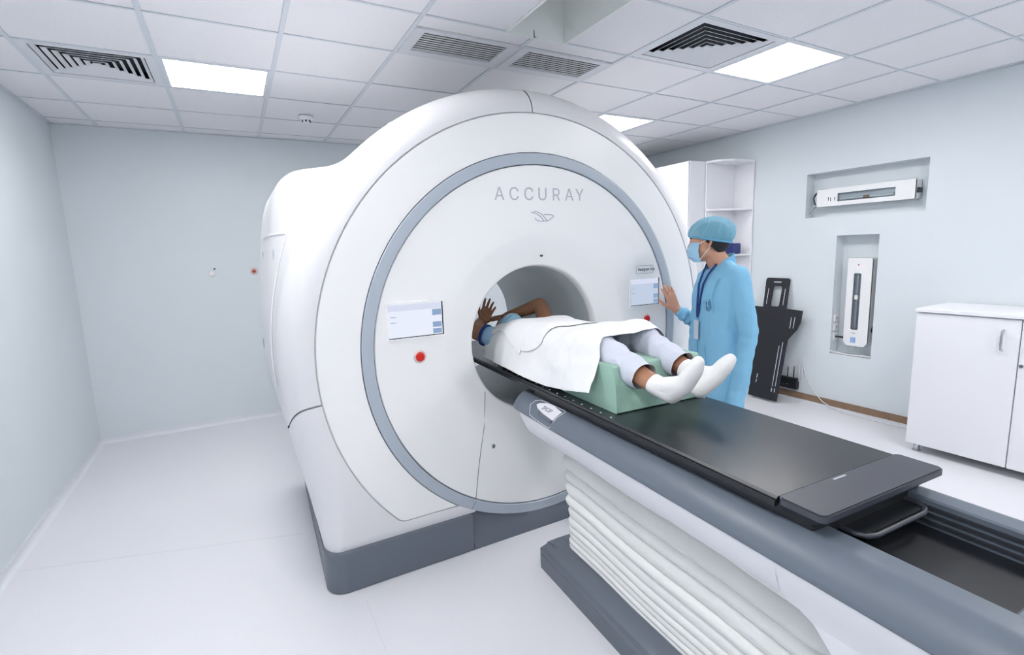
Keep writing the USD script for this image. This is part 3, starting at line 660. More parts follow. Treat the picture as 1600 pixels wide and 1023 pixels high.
for s in (-1, 1): body += chain((T(0, s*.09, .90), .085), (T(.01, s*.095, .50), .055), (T(-.01, s*.10, .10), .038))
body += hand(wrL+(wrL-elL)*.25, V3(.02, .0, -1)+tf*.05, -tl, tf, 1.0, (.25, .35, .3))
hd = unit(V3(-.28, .20, .86)); body += hand(wrR+hd*.01, hd, V3(.1, 1, .05), V3(-.9, -.1, -.35), 1.0, (.04, .08, .08), .10)
part(te, 'body', flesh(body, .009, 8), SKIN, smooth=True)
face_bits(te, HC, hf, hu_, hl)
# hair at the nape and temples
def ellip(c, ax, rad, sub=4):
    s = trimesh.creation.icosphere(subdivisions=sub); s.vertices = c + (s.vertices*np.array(rad)) @ np.array(ax); return s
hr = ellip(HC-.022*hf+.022*hu_, [hf, hl, hu_], (.101, .088, .096))
hr = trimesh.intersections.slice_mesh_plane(hr, unit(-hf*.9+hu_*.75), HC-.018*hf-.012*hu_)
part(te, 'hair', hr, HAIR, smooth=True)
mask(te, HC, hf, hu_, hl)
# bouffant cap
cpc = HC-.022*hf+.052*hu_; cp = ellip(cpc, [hf, hl, hu_], (.126, .110, .092), 5)
rel = (cp.vertices-cpc); aa = np.arctan2(rel@hl, rel@hf); hh = rel@hu_
cp.vertices = cpc + rel*(1+.03*np.sin(aa*11+2*np.sin(aa*3))*np.clip(1-hh/.09, 0, 1)*.6 + .10*(meshkit.fbm(cp.vertices*26, 3, 5)-.5))[:, None]
nrm = unit(hu_*1.0-hf*.26); org = HC+.030*hu_+.02*hf
cp = trimesh.intersections.slice_mesh_plane(cp, nrm, org)
capn = part(te, 'cap', cp, CAPCLOTH, smooth=True)
e1 = unit(hl-nrm*(hl@nrm)); e2 = np.cross(nrm, e1); cc = cpc-nrm*((cpc-org)@nrm)
part(capn, 'cap_band', tube([cc+e1*.104*math.sin(a)*(1+.03*math.sin(9*a))-e2*.114*math.cos(a)*-1*(1+.02*math.sin(13*a)) for a in np.linspace(0, 2*math.pi, 60, endpoint=False)], .006, 8, closed=True), CAPBAND)
for k in range(11):
    th = 2*math.pi*k/11+.2; P_ = []
    for fi in np.linspace(.12, 1.62, 14):
        d_ = hf*math.cos(th+.25*math.sin(2*fi))*math.sin(fi)*.129+hl*math.sin(th+.25*math.sin(2*fi))*math.sin(fi)*.113+hu_*math.cos(fi)*.094
        if (cpc+d_-org) @ nrm > .004: P_.append(cpc+d_)
    if len(P_) > 3: part(capn, 'cap_pleat', tube(P_, .0013, 5), CAPPLEAT)
# coat
cb = [[(T(0, .095, 1.32), .108), (T(0, -.085, 1.31), .108), (T(-.005, .150, 1.405), .060), (T(-.005, -.125, 1.395), .056), (T(-.01, .05, 1.445), .055), (T(-.01, -.05, 1.445), .055), (T(.012, .085, 1.12), .104), (T(.012, -.085, 1.12), .104)],
      [(T(.012, .085, 1.12), .104), (T(.012, -.085, 1.12), .104), (T(.012, .092, .90), .112), (T(.012, -.092, .90), .112)],
      [(T(.012, .092, .90), .112), (T(.012, -.092, .90), .112), (T(.01, .10, .55), .126), (T(.01, -.10, .55), .126)]]
cb += chain((shL, .066), (elL, .052), (wrL, .046), (wrL+(wrL-elL)*.42, .047)) + chain((shR, .058), (elR, .056), (wrR+(elR-wrR)*.16, .042))
ct = flesh(cb, .011, 9)
p = ct.vertices; n = ct.vertex_normals
fold = .006*np.sin(38*(p@tl)+5*meshkit.fbm(p*4, 2, 9))*np.clip((1.05-p[:, 2])/.3, 0, 1) + .010*(meshkit.fbm(p*11, 3, 2)-.5) 
dsl = np.linalg.norm(p-(wrR+elR)/2, axis=1) < .16
fold += np.where(dsl, .004*np.sin(150*((p-wrR)@unit(elR-wrR))), 0)
dll = np.linalg.norm(np.cross(p-elL, unit(wrL-elL)), axis=1) < .075
fold += np.where(dll & (p[:, 2] < 1.25), (.0016)*np.sin(80*p[:, 2]+9*meshkit.fbm(p*8, 2, 4)), 0)
ct.vertices = p+n*fold[:, None]
ct = trimesh.intersections.slice_mesh_plane(ct, [0, 0, 1], [0, 0, .60])
# open the neckline
part(te, 'coat', ct, COAT, smooth=True)
rows = []
for a in np.linspace(.35, 2*math.pi-.35, 40):
    q = []
    for (rr, hz) in ((.078, -.035), (.072, .0), (.066, .035), (.0625, .035), (.068, 0.0), (.072, -.035)):
        q.append(T(-.012+rr*1.02*math.cos(a), rr*1.05*math.sin(a), 1.478+hz*(.55+.45*(1-math.cos(a))/2)-.018*math.cos(a)))
    rows.append(q)
part(te, 'collar', grid(np.array(rows), wrap_v=True), COATD, smooth=50)
tr = [x for s in (-1, 1) for x in chain((T(0, s*.09, .88), .10), (T(.01, s*.095, .50), .078), (T(-.01, s*.10, .09), .068))]
trm = trimesh.intersections.slice_mesh_plane(flesh(tr, .018, 8), [0, 0, 1], [0, 0, .06])
part(te, 'trousers', trm, mat('navy_trousers', (58, 66, 92), .8), smooth=True)
for s in (-1, 1): 
    sm_ = flesh([[(T(-.03, s*.10, .045), .042), (T(.06, s*.105, .04), .040), (T(.15, s*.112, .033), .033), (T(-.01, s*.10, .09), .040)]], .015, 6); sm_ = trimesh.intersections.slice_mesh_plane(sm_, [0, 0, 1], [0, 0, .002])
    part(te, 'shoe', sm_, UVW, smooth=True)
def chestpt(b, z, off=.004):
    """point on the coat front at side offset b, height z"""
    m = (np.abs((p@tl)-(TC@tl)-b) < .02) & (np.abs(p[:, 2]-z) < .02) & (((p-TC)@tf) > 0)
    a = ((ct0-TC)@tf)[m].max() if m.any() else .12
    return T(a+off, b, z)
ct0 = p+n*fold[:, None]
zip_ = [chestpt(0.0, z, .002) for z in np.linspace(1.40, .66, 22)]
part(te, 'coat_placket', tube(zip_, .0035, 6), COATD)
ly = [T(.045, -.055, 1.475)]+[chestpt(b, z, .005) for b, z in ((-.035, 1.42), (-.028, 1.36), (-.018, 1.28), (-.012, 1.20), (-.004, 1.17))]
ly2 = [T(.045, .055, 1.475)]+[chestpt(b, z, .005) for b, z in ((.035, 1.42), (.026, 1.36), (.014, 1.28), (.005, 1.20), (-.002, 1.17))]
la = part(te, 'lanyard', cat(tube(ly, .0055, 6), tube(ly2, .0055, 6)), NAVY)
bc = chestpt(0, 1.10, .010)
part(la, 'badge', place(cbx(-.028, .028, -.055, .055, -.0015, .0015, .001), bc, tl, tu, np.cross(tl, tu)), BADGE, smooth=False)
part(la, 'badge_print', cat(*[place(bx(-.018, .018-.006*k, -.035+.014*k, -.030+.014*k, .0015, .0022), bc+tf*.0, tl*-1, tu, np.cross(-tl, tu)) for k in range(4)]), PRINTB, smooth=False)
part(te, 'armhole_seam', tube([chestpt(b, z, .001) for b, z in ((.150, 1.40), (.140, 1.36), (.135, 1.31), (.137, 1.26), (.145, 1.21))], .0022, 6), COATD)
part(te, 'pocket_seam', tube([chestpt(b, z, .001) for b, z in ((.085, 1.02), (.10, .98), (.118, .93), (.130, .88))], .0025, 6), COATD)
# chest emblem: open ring with a curl
em = []
for q in np.linspace(.5, 5.2, 14): em.append(chestpt(.105+.026*math.sin(q)*.8, 1.255+.034*math.cos(q), .003))
em2 = [chestpt(.105+b, 1.255+z, .003) for b, z in ((.018, .012), (.006, .016), (.000, .006), (.010, -.002), (.012, -.012), (.0, -.018), (-.012, -.03))]
part(te, 'chest_emblem', cat(tube(em, .0016, 6), tube(em2, .0016, 6)), LOGODK)

# ---------------------------------------------------------------- the patient on the couch
def Q(u, v, z): return W(u, v, z)
pt = thing('person', W(0, .2, ZB), 'patient lying on the couch with arms raised overhead inside the bore, in white socks', 'person')
pf, pu, pl_ = V3(0, 0, 1), -CV, -CU   # face up, crown towards the bore; own left is -u seen from the foot end
PH = Q(-.015, -.405, 1.092)
pb_ = head(PH, unit(pf+.10*pu*-1), unit(pu+.10*pf), pl_)
pb_ += [[(PH-.05*pu-.01*pf, .055), (Q(0, -.25, 1.06), .06)], [(Q(0, -.25, 1.06), .06), (Q(.12, -.2, 1.06), .06), (Q(-.12, -.2, 1.06), .06)]]
pb_ += [[(Q(s*.105, -.06, 1.068), .104) for s in (-1, 1)]+[(Q(s*.15, -.18, 1.06), .07) for s in (-1, 1)]+[(Q(s*.07, .16, 1.075), .118) for s in (-1, 1)],
        [(Q(s*.07, .16, 1.075), .118) for s in (-1, 1)]+[(Q(s*.085, .33, 1.065), .108) for s in (-1, 1)]]
aL = [(Q(-.165, -.20, 1.075), .060), (Q(-.265, -.36, 1.115), .046), (Q(-.13, -.60, 1.135), .032)]
aR = [(Q(.165, -.20, 1.085), .060), (Q(.215, -.42, 1.235), .046), (Q(.055, -.60, 1.150), .032)]
pb_ += chain(*aL)+chain(*aR)
pb_ += hand(Q(-.10, -.625, 1.135), unit(CU*.55-CV*.35+pf*.75), unit(CV*.9+CU*.2), -CU, 1.0, (.05, .1, .1), .12)
pb_ += hand(Q(.045, -.61, 1.150), unit(-CU*.7-CV*.45-pf*.1), -pf, -CV, 1.0, (.2, .3, .3))
KN = {-1: (Q(-.125, .66, 1.170), Q(-.100, .985, 1.078)), 1: (Q(.125, .66, 1.170), Q(.085, .965, 1.108))}
for s in (-1, 1):
    k, a = KN[s]; pb_ += chain((Q(s*.09, .32, 1.06), .09), (k, .056), (a, .036))
FT = {-1: [(Q(-.09, 1.075, 1.055), .036), (Q(-.098, 1.14, 1.105), .036), (Q(-.10, 1.185, 1.165), .031), (Q(-.102, 1.205, 1.20), .022)],
      1: [(Q(.065, 1.055, 1.045), .036), (Q(.10, 1.095, 1.095), .036), (Q(.124, 1.117, 1.140), .032), (Q(.140, 1.128, 1.164), .024)]}
for s in (-1, 1):
    k, a = KN[s]; F = [(q, r-.012) for q, r in FT[s]]; ax = unit(k-a); pb_ += [[(a, .032), (a-ax*.03, .026), F[0]]]+chain((a-ax*.03, .026), (F[1][0], .023), *F[2:])+[[F[0], (F[1][0], .022)]]
part(pt, 'body', flesh(pb_, .0095, 8), SKIN2, smooth=True)
face_bits(pt, PH, unit(pf-.10*pu), unit(pu+.10*pf), pl_)
hr = ellip(PH+.022*pu-.022*pf, [pu, pl_, pf], (.096, .088, .100)); hr = trimesh.intersections.slice_mesh_plane(hr, unit(pu*.9-pf*.62), PH+.012*pf+.02*pu)
part(pt, 'hair', hr, HAIR, smooth=True)
mask(pt, PH, unit(pf-.10*pu), unit(pu+.10*pf), pl_)
tb, legs = [], {}
for s in (-1, 1):
    k, a = KN[s]; h = Q(s*.09, .30, 1.06); tb += chain((h, .118), (k+(0, 0, -.0), .074), (a, .056))
tm = flesh(tb, .011, 10)
pp = tm.vertices; nn = tm.vertex_normals
tm.vertices = pp+nn*(.011*(meshkit.fbm(pp*15, 3, 11)-.5)+.003*np.sin(70*((pp-CO)@CV)+5*meshkit.fbm(pp*9, 2, 1)))[:, None]
for s in (-1, 1):
    k, a = KN[s]
cl = tm
cutd = unit(-CV*.95+V3(0, 0, .3)); cl = trimesh.intersections.slice_mesh_plane(cl, cutd, Q(0, .938, 1.085))
part(pt, 'trousers', cl, TROUS, smooth=True)
for s in (-1, 1):
    k, a = KN[s]; ax = unit(k-a); F = FT[s]
    sk = flesh([[(a+ax*.02, .041), (a-ax*.03, .036), F[0]], [(a-ax*.03, .035), (F[1][0], .034)], [F[0], (F[1][0], .034)]]+chain((F[1][0], .034), *F[2:]), .008, 8)
    sk = trimesh.intersections.slice_mesh_plane(sk, -ax, a-ax*.004)
    part(pt, 'sock', sk, SOCK, smooth=True)
slv = flesh(chain((aL[0][0], .072), (aL[0][0]*.55+aL[1][0]*.45, .062)), .012, 6)
part(pt, 'sleeve', slv, mat('pale_blue_shirt', (150, 184, 214), .8), smooth=True)
slv2 = flesh(chain((aR[0][0], .070), (aR[0][0]*.8+aR[1][0]*.2, .064)), .012, 6)
part(pt, 'sleeve', slv2, '/World/Looks/pale_blue_shirt', smooth=True)
q_ = aL[0][0]*.55+aL[1][0]*.45; dq = unit(aL[1][0]-aL[0][0]); e_ = unit(np.cross(dq, V3(0, 0, 1))); g_ = np.cross(dq, e_)
part(pt, 'sleeve_cuff', cat(*[tube([q_+dq*(.022+.012*j)+e_*.060*math.cos(t)+g_*.060*math.sin(t) for t in np.linspace(0, 2*math.pi, 24, endpoint=False)], .0055, 6, closed=True) for j in (0, 1)]), NAVY)

# head rest under the head
hrst = flesh([[(Q(-.10, -.50, .964), .012), (Q(.10, -.50, .964), .012), (Q(-.10, -.32, .964), .012), (Q(.10, -.32, .964), .012)], [(Q(-.09, -.525, .975), .02), (Q(.09, -.525, .975), .02)]], .014, 4)
solo('head_rest', hrst, BOARDK, 'dark cushion under the patient head on the couch inside the bore', 'cushion', smooth=True)
# knee wedge of green foam, dented by the calves
wp = Polygon([(.50, ZB+.001), (.905, ZB+.001), (.895, 1.06), (.880, 1.128), (.872, 1.135), (.735, 1.135), (.722, 1.130), (.70, 1.115), (.58, 1.02)])
wm = Wm(extr(wp.buffer(-.006).buffer(.006), .445, (-.202, 0, 0), (0, 1, 0), (0, 0, 1), (1, 0, 0)))
wm.fix_normals()
legm = flesh([[(q, r+.004) for q, r in b] for b in tb], .02, 3)
wman = man(wm)
wman = wman - man(legm)
best = max(wman.decompose(), key=lambda m: m.volume())
solo('knee_wedge', best, FOAM, 'pale green foam wedge block under the patient knees', 'cushion', smooth=25)

# white sheet draped over the patient
def bump_pts(v):
    """upper cross-section (u, z) of the body under the sheet at v"""
    pts = []
    def ball(u, z, r):
        for t in np.linspace(0.0, math.pi, 15): pts.append((u+r*math.cos(t), z+r*math.sin(t)))
    if v < .30:
        k = np.clip((v+.20)/.36, 0, 1); r = .122+.004*k; uu = .125-.045*k
        k2 = float(np.clip(-v/.25, 0, 1)); r -= .034*k2
        for s in (-1, 1): ball(s*uu, 1.075-.012*k2, r+.004)
        if v < -.02:
            for s in (-1, 1): ball(s*.165, 1.07, .066)
    if v >= .20:
        t = np.clip((v-.30)/.36, 0, 1); r = .130*(1-t)+.086*t; z = 1.066*(1-t)+1.162*t; uu = .085*(1-t)+.125*t
        if v > .66: tt = (v-.66)/.32; z = 1.162-.095*tt; r = .084-.014*tt; uu = .125-.02*tt
        for s in (-1, 1): ball(s*uu, z+.004*(s > 0), r)
    return pts
def sheet_row(v, n=91, off=0.0, hemL=None, hemR=None):
    pts = bump_pts(v)
    hl_, hr_ = hemL, hemR
    pts = pts+[hl_, hr_]
    h = trimesh.convex.convex_hull if False else None
    from shapely.geometry import MultiPoint
    hull = list(MultiPoint(pts).convex_hull.exterior.coords)[:-1]
    hull = np.array(hull); il = int(np.argmin(np.hypot(hull[:, 0]-hl_[0], hull[:, 1]-hl_[1]))); ir = int(np.argmin(np.hypot(hull[:, 0]-hr_[0], hull[:, 1]-hr_[1])))
    def walk(st):
        out = [hull[il]]; i = il
        while i != ir: i = (i+st) % len(hull); out.append(hull[i])
        return np.array(out)
    A_, B_ = walk(1), walk(-1); c = A_ if A_[:, 1].mean() > B_[:, 1].mean() else B_
    L = LineString(c); return np.array([L.interpolate(q, normalized=True).coords[0] for q in np.linspace(0, 1, n)])
def hem(v, s):   # where the edge of the sheet lies on each side
    if s < 0: return (-.252-.006*math.sin(9*v), float(np.interp(v, [-.3, .0, .3, .45, .62, .82], [ZB+.030, ZB+.020, ZB+.014, ZB+.014, ZB+.035, 1.02])))
    return (.255, float(np.interp(v, [-.3, .45, .62, .82], [ZB+.02, ZB+.02, ZB+.05, 1.05])))
vs = np.linspace(-.262, .80, 110); SR = []
for i, v in enumerate(vs):
    row = sheet_row(v, 91, 0, hem(v, -1), hem(v, 1))
    t = np.linspace(0, 1, 91)
    # the foot hem is cut obliquely: lower at the left corner, shorter over the knees
    lim = np.interp(t, [0, .22, .32, .5, .68, .85, 1], [.815, .785, .74, .765, .735, .72, .70])
    hd_ = np.interp(t, [0, .3, .5, .7, 1], [-.27, -.25, -.235, -.25, -.27])
    vv = hd_+(lim-hd_)*(i/(len(vs)-1))
    SR.append((row, vv))
# re-sample at the oblique v so that every column stays on the body
allrow = np.array([r for r, _ in SR]); V_ = vs
sheetP = []
for i in range(len(vs)):
    vv = SR[i][1]; q = []
    for j in range(91):
        u = np.interp(vv[j], V_, allrow[:, j, 0]); z = np.interp(vv[j], V_, allrow[:, j, 1]); q.append((u, vv[j], z))
    sheetP.append(q)
sheetP = np.array(sheetP)
def wrinkle(P, amp, seed):
    n = meshkit.fbm(P*np.array([7, 5, 7])+20, 4, seed)-.5; m2 = meshkit.fbm(P*np.array([4, 16, 4])+9, 3, seed+4)-.5
    ridge = .5-np.abs(meshkit.fbm(P*np.array([5, 3.2, 5])+31, 3, seed+8)-.5)*2
    return amp*(1.2*n+.5*m2+.5*ridge)
def thick_sheet(P, th=.003, offn=0.0, amp=.026, seed=2, tap=True):
    n0, m0 = P.shape[:2]; g = grid(P); nrm = g.vertex_normals.reshape(n0, m0, 3)
    if nrm[n0//2, m0//2, 2] < 0: nrm = -nrm
    d = wrinkle(P, amp, seed)
    top = P+nrm*(offn+.004+np.maximum(d, -.003)+th)[..., None]; bot = top-nrm*th
    s = [grid(top), grid(bot, flip=True)]
    for a, b in ((top[0], bot[0]), (bot[-1], top[-1])): s.append(grid(np.array([a, b])))
    for a, b in ((bot[:, 0], top[:, 0]), (top[:, -1], bot[:, -1])): s.append(grid(np.array([a, b])))
    m = cat(s); m.merge_vertices(); return m
def Wg(P): return np.array([[W(*p) for p in r] for r in P])
sheet_m = thick_sheet(Wg(sheetP)); sheet_m.fix_normals()
sh_o = thing('sheet', W(0, .3, ZB), 'white sheet draped over the patient from chest to knees', 'sheet')
part(sh_o, 'cloth', sheet_m, SHEETM, smooth=True)
# folded-over second layer on the side towards the camera
fo = sheetP[0:66, 6:60].copy()
fold_m = thick_sheet(Wg(sheetP)[8:66], offn=.006, amp=.016)
fP = Wg(sheetP)[4:66]
nfo = fP.shape[0]
cols = np.linspace(.16, .62, 46)
fP2 = []
for i in range(nfo):
    edge = .17+.05*math.sin(i*.11)+(.03 if i > 40 else 0)
    jj = np.linspace(edge*90, .70*90, 46); j0 = np.floor(jj).astype(int); fr = (jj-j0)[:, None]
    fP2.append(fP[i][j0]*(1-fr)+fP[i][np.minimum(j0+1, 90)]*fr)
fm = thick_sheet(np.array(fP2), offn=.007, amp=.026); fm.fix_normals()
part(sh_o, 'folded_layer', fm, SHEETM, smooth=True)

# ---------------------------------------------------------------- furniture along the right wall
# tall white cabinet
tc = thing('tall_cabinet', (4.49, 4.4, 0), 'tall white cabinet standing against the right wall behind the machine', 'cabinet')
part(tc, 'carcass', cat(cbx(4.178, 4.835, 3.744, 5.2, .06, 2.435, .003), bx(4.20, 4.83, 3.76, 5.18, 0, .06)), CABW, smooth=False)
for y0, y1 in ((3.748, 4.23), (4.234, 4.716), (4.72, 5.196)):
    d = part(tc, 'door', cbx(4.158, 4.176, y0, y1, .07, 2.425, .003), CABW, smooth=False)
    part(d, 'handle', tube([(4.157, y0+.05, 1.05), (4.13, y0+.05, 1.07), (4.13, y0+.05, 1.19), (4.157, y0+.05, 1.21)], .006, 8), STEEL)
# open corner shelf unit beside it
os_ = thing('corner_shelf', (4.65, 3.63, 0), 'white open corner shelf unit at the end of the tall cabinet', 'shelf')
part(os_, 'side_panel', cbx(4.400, 4.832, 3.722, 3.740, 0, 2.435, .002), CABW, smooth=False)
part(os_, 'back_panel', cbx(4.832, 4.850, 3.49, 3.740, 0, 2.435, .002), CABW, smooth=False)
qr = Polygon([(4.40, 3.722), (4.405, 3.66), (4.45, 3.58), (4.55, 3.52), (4.68, 3.495), (4.832, 3.49), (4.832, 3.722)])
trg = Polygon([(4.405, 3.722), (4.42, 3.700), (4.80, 3.50), (4.832, 3.492), (4.832, 3.722)])
part(os_, 'top', extr(qr, .02, (0, 0, 2.415)), CABW, smooth=20)
for z in (1.932, 1.455, .98, .50, .06): part(os_, 'shelf', extr(trg, .018, (0, 0, z)), CABW, smooth=20)
nb = thing('box_file', (4.69, 3.60, 1.473), 'dark navy box standing on the corner shelf behind the technician', 'box')
part(nb, 'box_body', cbx(4.62, 4.735, 3.55, 3.66, 1.473, 1.588, .004), NAVYBOX)
part(nb, 'spine', cbx(4.736, 4.750, 3.553, 3.657, 1.480, 1.582, .004), NAVYBOX, label='rounded spine')
solo('folder', cbx(4.54, 4.70, 3.60, 3.70, 1.4732, 1.482, .001) if False else cbx(4.52, 4.612, 3.62, 3.70, 1.4735, 1.484, .001), RED, 'thin red folder lying on the corner shelf left of the navy box', 'folder', smooth=False)
# low white cabinet at right
lc = thing('low_cabinet', (4.58, 1.2, 0), 'low white two-door cabinet on short steel legs against the right wall', 'cabinet')
part(lc, 'carcass', cbx(4.335, 4.832, .60, 1.748, .065, 1.046, .003), CABW, smooth=False)
part(lc, 'top', cbx(4.300, 4.835, .592, 1.756, 1.050, 1.078, .004), CABW, smooth=False)
for y0, y1, hy in ((1.190, 1.752, 1.270), (.60, 1.184, 1.105)):
    d = part(lc, 'door', cbx(4.314, 4.332, y0, y1, .062, 1.044, .003), CABW, smooth=False)
    part(d, 'handle', tube([(4.313, hy, .838), (4.293, hy, .845), (4.285, hy, .87), (4.285, hy, .935), (4.293, hy, .965), (4.313, hy, .972)], .007, 10), STEEL)
lk = part(lc, 'lock', cyl((4.313, 1.168, .752), (4.304, 1.168, .752), .011, 16), STEEL)
for y in (1.70, .66):
    for x in (4.37, 4.79): part(lc, 'leg', lathe_z([(0, 0), (.026, 0), (.026, .008), (.020, .012), (.020, .066), (0, .066)], x, y, 16), STEEL)
# positioning board leaning on the wall
LX = 4.565; la_ = unit(V3(4.838-LX, 0, 1.24)); lnn = np.cross(V3(0, 1, 0), la_)
out = [(3.295, 1.225), (3.280, 1.240), (3.06, 1.240), (3.045, 1.225), (3.034, .937), (2.864, .929), (2.866, .813), (2.888, .74), (2.93, .68), (2.962, .632), (2.962, .012), (3.268, .012), (3.308, .764), (3.330, .80), (3.400, .90), (3.405, .938), (3.277, .938)]
out = Polygon(out).buffer(.006).buffer(-.006)
holes = [rrect(3.108, .950, 3.208, 1.160, .02)]
def slot(a, b, w): return LineString([a, b]).buffer(w)
slot_strips = []
for a, b in (((3.249, 1.13), (3.247, .972)), ((3.071, 1.132), (3.068, .972)), ((2.957, .855), (2.955, .749)), ((2.922, .859), (2.922, .753)), ((3.030, .559), (3.027, .154)), ((2.998, .598), (2.995, .161))): slot_strips.append(slot(a, b, .0038))
for a, b in (((3.205, .244), (3.207, .205)), ((3.207, .185), (3.207, .160)), ((3.027, .13), (3.027, .10)), ((2.995, .13), (2.995, .10))): slot_strips.append(slot(a, b, .005))
bpoly = out.difference(unary_union(holes))
pbd = thing('positioning_board', (4.6, 3.12, 0), 'black patient positioning board with a head cut-out leaning against the right wall', 'positioning board')
part(pbd, 'board', extr(bpoly, .018, V3(LX, 0, .012), V3(0, 1, 0), la_, lnn), BOARDK, smooth=20)
for m_ in slot_strips: part(pbd, 'painted_slot', extr(m_, .0008, V3(LX, 0, .012)-lnn*.0008, V3(0, 1, 0), la_, lnn), LETTER, smooth=False)  # pale strips stand in for the lit wall seen through the slots
part(pbd, 'printed_mark', extr(rrect(3.125, 1.193, 3.205, 1.206, .003), .0006, V3(LX, 0, .012)-lnn*.0006, V3(0, 1, 0), la_, lnn), LETTER, smooth=False)
# router with aerials on the wall
ro = thing('router', (4.83, 3.0, .15), 'small black router with upright aerials on the wall behind the positioning board', 'router')
part(ro, 'case', cbx(4.80, 4.848, 2.905, 3.10, .115, .228, .006), BOARDK)
for y, h in ((3.022, .33), (2.96, .345), (2.905, .445), (2.872, .445)):
    part(ro, 'aerial', tube([(4.835, y, .20), (4.838, y, .24), (4.842, y, h)], [.005, .005, .003], 8), BOARDK if y > 2.95 else CABLE)
part(ro, 'status_light', cyl((4.80, 3.0, .16), (4.798, 3.0, .16), .004, 10), CABLE)
cb_ = [(4.846, 2.865, .345), (4.845, 2.85, .29), (4.843, 2.815, .22), (4.838, 2.73, .11), (4.832, 2.66, .050), (4.815, 2.58, .028), (4.80, 2.5, .012), (4.79, 2.4, .007), (4.785, 2.2, .006), (4.79, 2.05, .006), (4.795, 1.85, .006)]
tt_ = np.linspace(0, 1, len(cb_)); TT = np.linspace(0, 1, 50)
solo('cable', tube(np.array([[np.interp(t, tt_, np.array(cb_)[:, k]) for k in range(3)] for t in TT]), .005, 8), CABLE, 'thin white cable running down the wall and along the brown skirting', 'cable', smooth=True)

# ---------------------------------------------------------------- ultraviolet sterilisers in the wall niches
def wpos(y, z, x): return (x, y, z)
# horizontal one; front faces -x, slightly tilted in the wall plane
u1 = thing('air_steriliser', (4.92, 2.45, 1.975), 'long white wall steriliser lamp mounted horizontally in the upper niche', 'steriliser lamp')
XF = 4.868; hb = rrect(2.06, 1.895, 2.845, 2.052, .012).union(rrect(2.5, 1.895, 2.845, 2.052, .035))
win = sbox(2.20, 1.932, 2.66, 2.005)
EY, EZ, EX = (0, 1, 0), (0, 0, 1), (1, 0, 0)
part(u1, 'case', cat(extr(hb.difference(win), .02, (XF, 0, 0), EY, EZ, EX), extr(hb.difference(hb.buffer(-.006)), .098, (XF+.006, 0, 0), EY, EZ, EX)), UVW, smooth=25)
part(u1, 'reflector', bx(XF+.034, XF+.038, 2.19, 2.67, 1.92, 2.02), UVG)
part(u1, 'lamp_tube', cyl((XF+.021, 2.215, 1.952), (XF+.021, 2.645, 1.952), .010, 14), TUBEG)
part(u1, 'lamp_cap', cyl((XF+.021, 2.40, 1.952), (XF+.021, 2.45, 1.952), .0135, 14), WOOD)
part(u1, 'window', bx(XF+.004, XF+.007, 2.20, 2.66, 1.932, 2.005), GLASS)
for y_, z_ in ((2.735, 1.945), (2.715, 1.94), (2.68, 1.942)): part(u1, 'print', bx(XF-.0006, XF, y_, y_+.006, z_, z_+.032), PRINT, smooth=False)
part(u1, 'hinge_block', cbx(XF+.03, XF+.10, 2.05, 2.06, 1.945, 1.985, .002), DARKG)
part(u1, 'wire', cat(tube([(4.90, 2.845, 2.03), (4.89, 2.87, 2.02), (4.885, 2.885, 1.98), (4.90, 2.88, 1.93), (4.93, 2.87, 1.90)], .006, 8), tube([(4.93, 2.78, 2.054), (4.92, 2.83, 2.056), (4.90, 2.865, 2.03), (4.89, 2.88, 1.99)], .005, 8)), DARKG)
part(u1, 'bracket', tube([(4.89, 2.855, 1.915), (4.88, 2.92, 1.845)], .010, 8), STEEL); part(u1, 'bracket', tube([(4.95, 2.865, 1.99), (4.95, 2.90, 2.02)], .005, 8), STEEL)
# vertical one
u2 = thing('air_steriliser', (4.92, 2.42, 1.03), 'long white wall steriliser lamp hanging upright in the lower niche', 'steriliser lamp')
vb = rrect(2.330, .625, 2.530, 1.420, .02).difference(Polygon()); vb = rrect(2.330, .66, 2.530, 1.420, .015).union(rrect(2.330, .625, 2.530, .80, .05))
win = rrect(2.412, .775, 2.475, 1.285, .012)
part(u2, 'case', cat(extr(vb.difference(win), .02, (XF, 0, 0), EY, EZ, EX), extr(vb.difference(vb.buffer(-.006)), .098, (XF+.006, 0, 0), EY, EZ, EX)), UVW, smooth=25)
part(u2, 'reflector', bx(XF+.034, XF+.038, 2.405, 2.485, .77, 1.29), UVG)
part(u2, 'lamp_tube', cyl((XF+.021, 2.447, .80), (XF+.021, 2.447, 1.27), .010, 14), TUBEG)
part(u2, 'lamp_cap', cyl((XF+.021, 2.447, 1.05), (XF+.021, 2.447, 1.09), .022, 14), UVW)
part(u2, 'window', bx(XF+.004, XF+.007, 2.412, 2.475, .775, 1.285), GLASS)
dm = Polygon([(2.475, .745), (2.447, .752), (2.419, .745), (2.447, .732)])
part(u2, 'print', extr(dm, .0006, (XF-.0006, 0, 0), EY, EZ, EX), UVG, smooth=False)
part(u2, 'sticker', bx(XF-.0006, XF, 2.425, 2.47, .655, .705), PRINTB, smooth=False)
part(u2, 'indicator', cyl((XF-.002, 2.44, 1.36), (XF, 2.44, 1.36), .006, 10), RED)
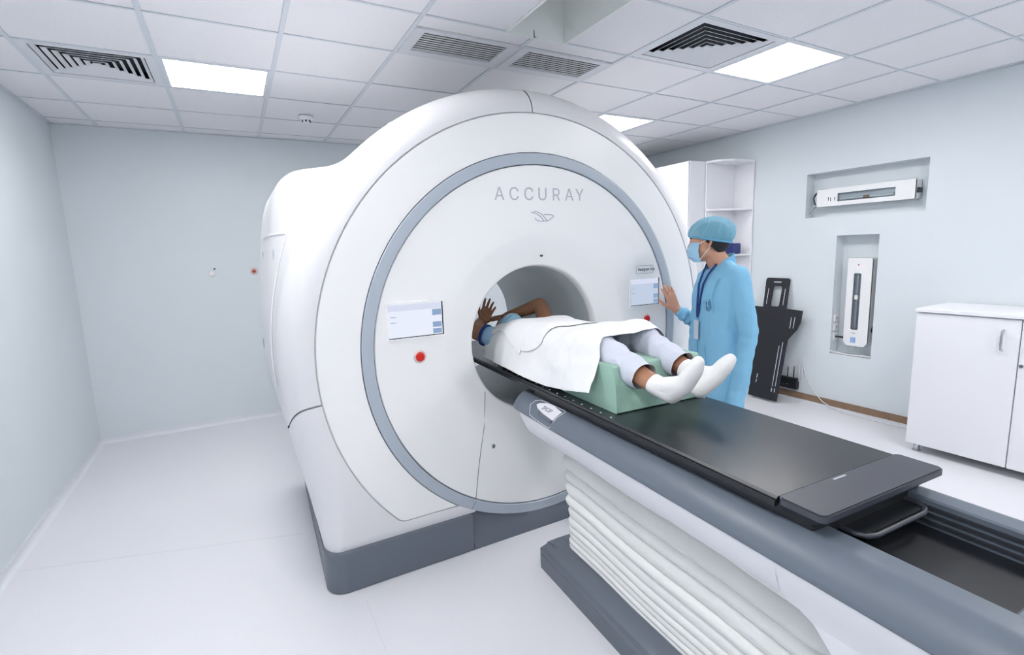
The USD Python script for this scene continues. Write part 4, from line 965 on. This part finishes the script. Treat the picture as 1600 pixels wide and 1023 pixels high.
part(u2, 'hinge_block', lathe_y([(.0, 2.312), (.034, 2.312), (.034, 2.329), (0, 2.329)], 4.955, .78, 20), DARKG)
part(u2, 'cable', cat(tube([(4.92, 2.45, .625), (4.925, 2.46, .58), (4.93, 2.45, .56), (4.92, 2.43, .59), (4.92, 2.41, .624)], .005, 8), tube([(4.86, 2.635, .552), (4.865, 2.58, .545), (4.87, 2.50, .538), (4.87, 2.38, .542), (4.88, 2.30, .548)], .007, 8), tube([(4.95, 2.63, .69), (4.95, 2.56, .60), (4.93, 2.50, .545)], .004, 8)), CABLE)
for z, kk, lab in ((.86, 0, 'white socket on the left side of the lower niche, topmost of three'), (.775, 1, 'white socket on the left side of the lower niche, middle of three'), (.685, 2, 'white socket with a black plug, lowest of three in the lower niche')):
    s_ = thing('wall_socket', (4.92, 2.63, z), lab, 'socket', 'sockets in the lower niche')
    part(s_, 'plate', cbx(4.885, 4.95, 2.623, 2.6345, z-.034, z+.034, .003), UVW)
    part(s_, 'socket_face' if kk < 2 else 'plug', lathe_y([(0, 2.619), (.014, 2.619), (.016, 2.623)], 4.917, z, 14) if kk < 2 else cyl((4.917, 2.623, z), (4.917, 2.56, z), .009, 10), LETTER if kk < 2 else DARKG)

# ---------------------------------------------------------------- small things on the back wall
wk = thing('wall_sensor', (-.184, BW, 1.473), 'small white round knob on the back wall left of the red light', 'sensor')
part(wk, 'knob', lathe_y([(.0, BW-.022), (.024, BW-.020), (.030, BW-.012), (.030, BW)], -.184, 1.470, 24), UVW)
part(wk, 'marker', cbx(-.166, -.150, BW-.014, BW, 1.505, 1.517, .002), DARKG)
rl = thing('laser_port', (.178, BW, 1.473), 'small red alignment laser on the back wall beside the machine', 'laser')
part(rl, 'housing', lathe_y([(.016, BW-.010), (.026, BW-.009), (.034, BW)], .172, 1.473, 24), mat('laser_housing', (214, 190, 186), .5))
part(rl, 'lens', lathe_y([(0, BW-.012), (.016, BW-.011), (.018, BW-.004)], .172, 1.473, 20), mat('laser_lens', (168, 64, 52), .3))
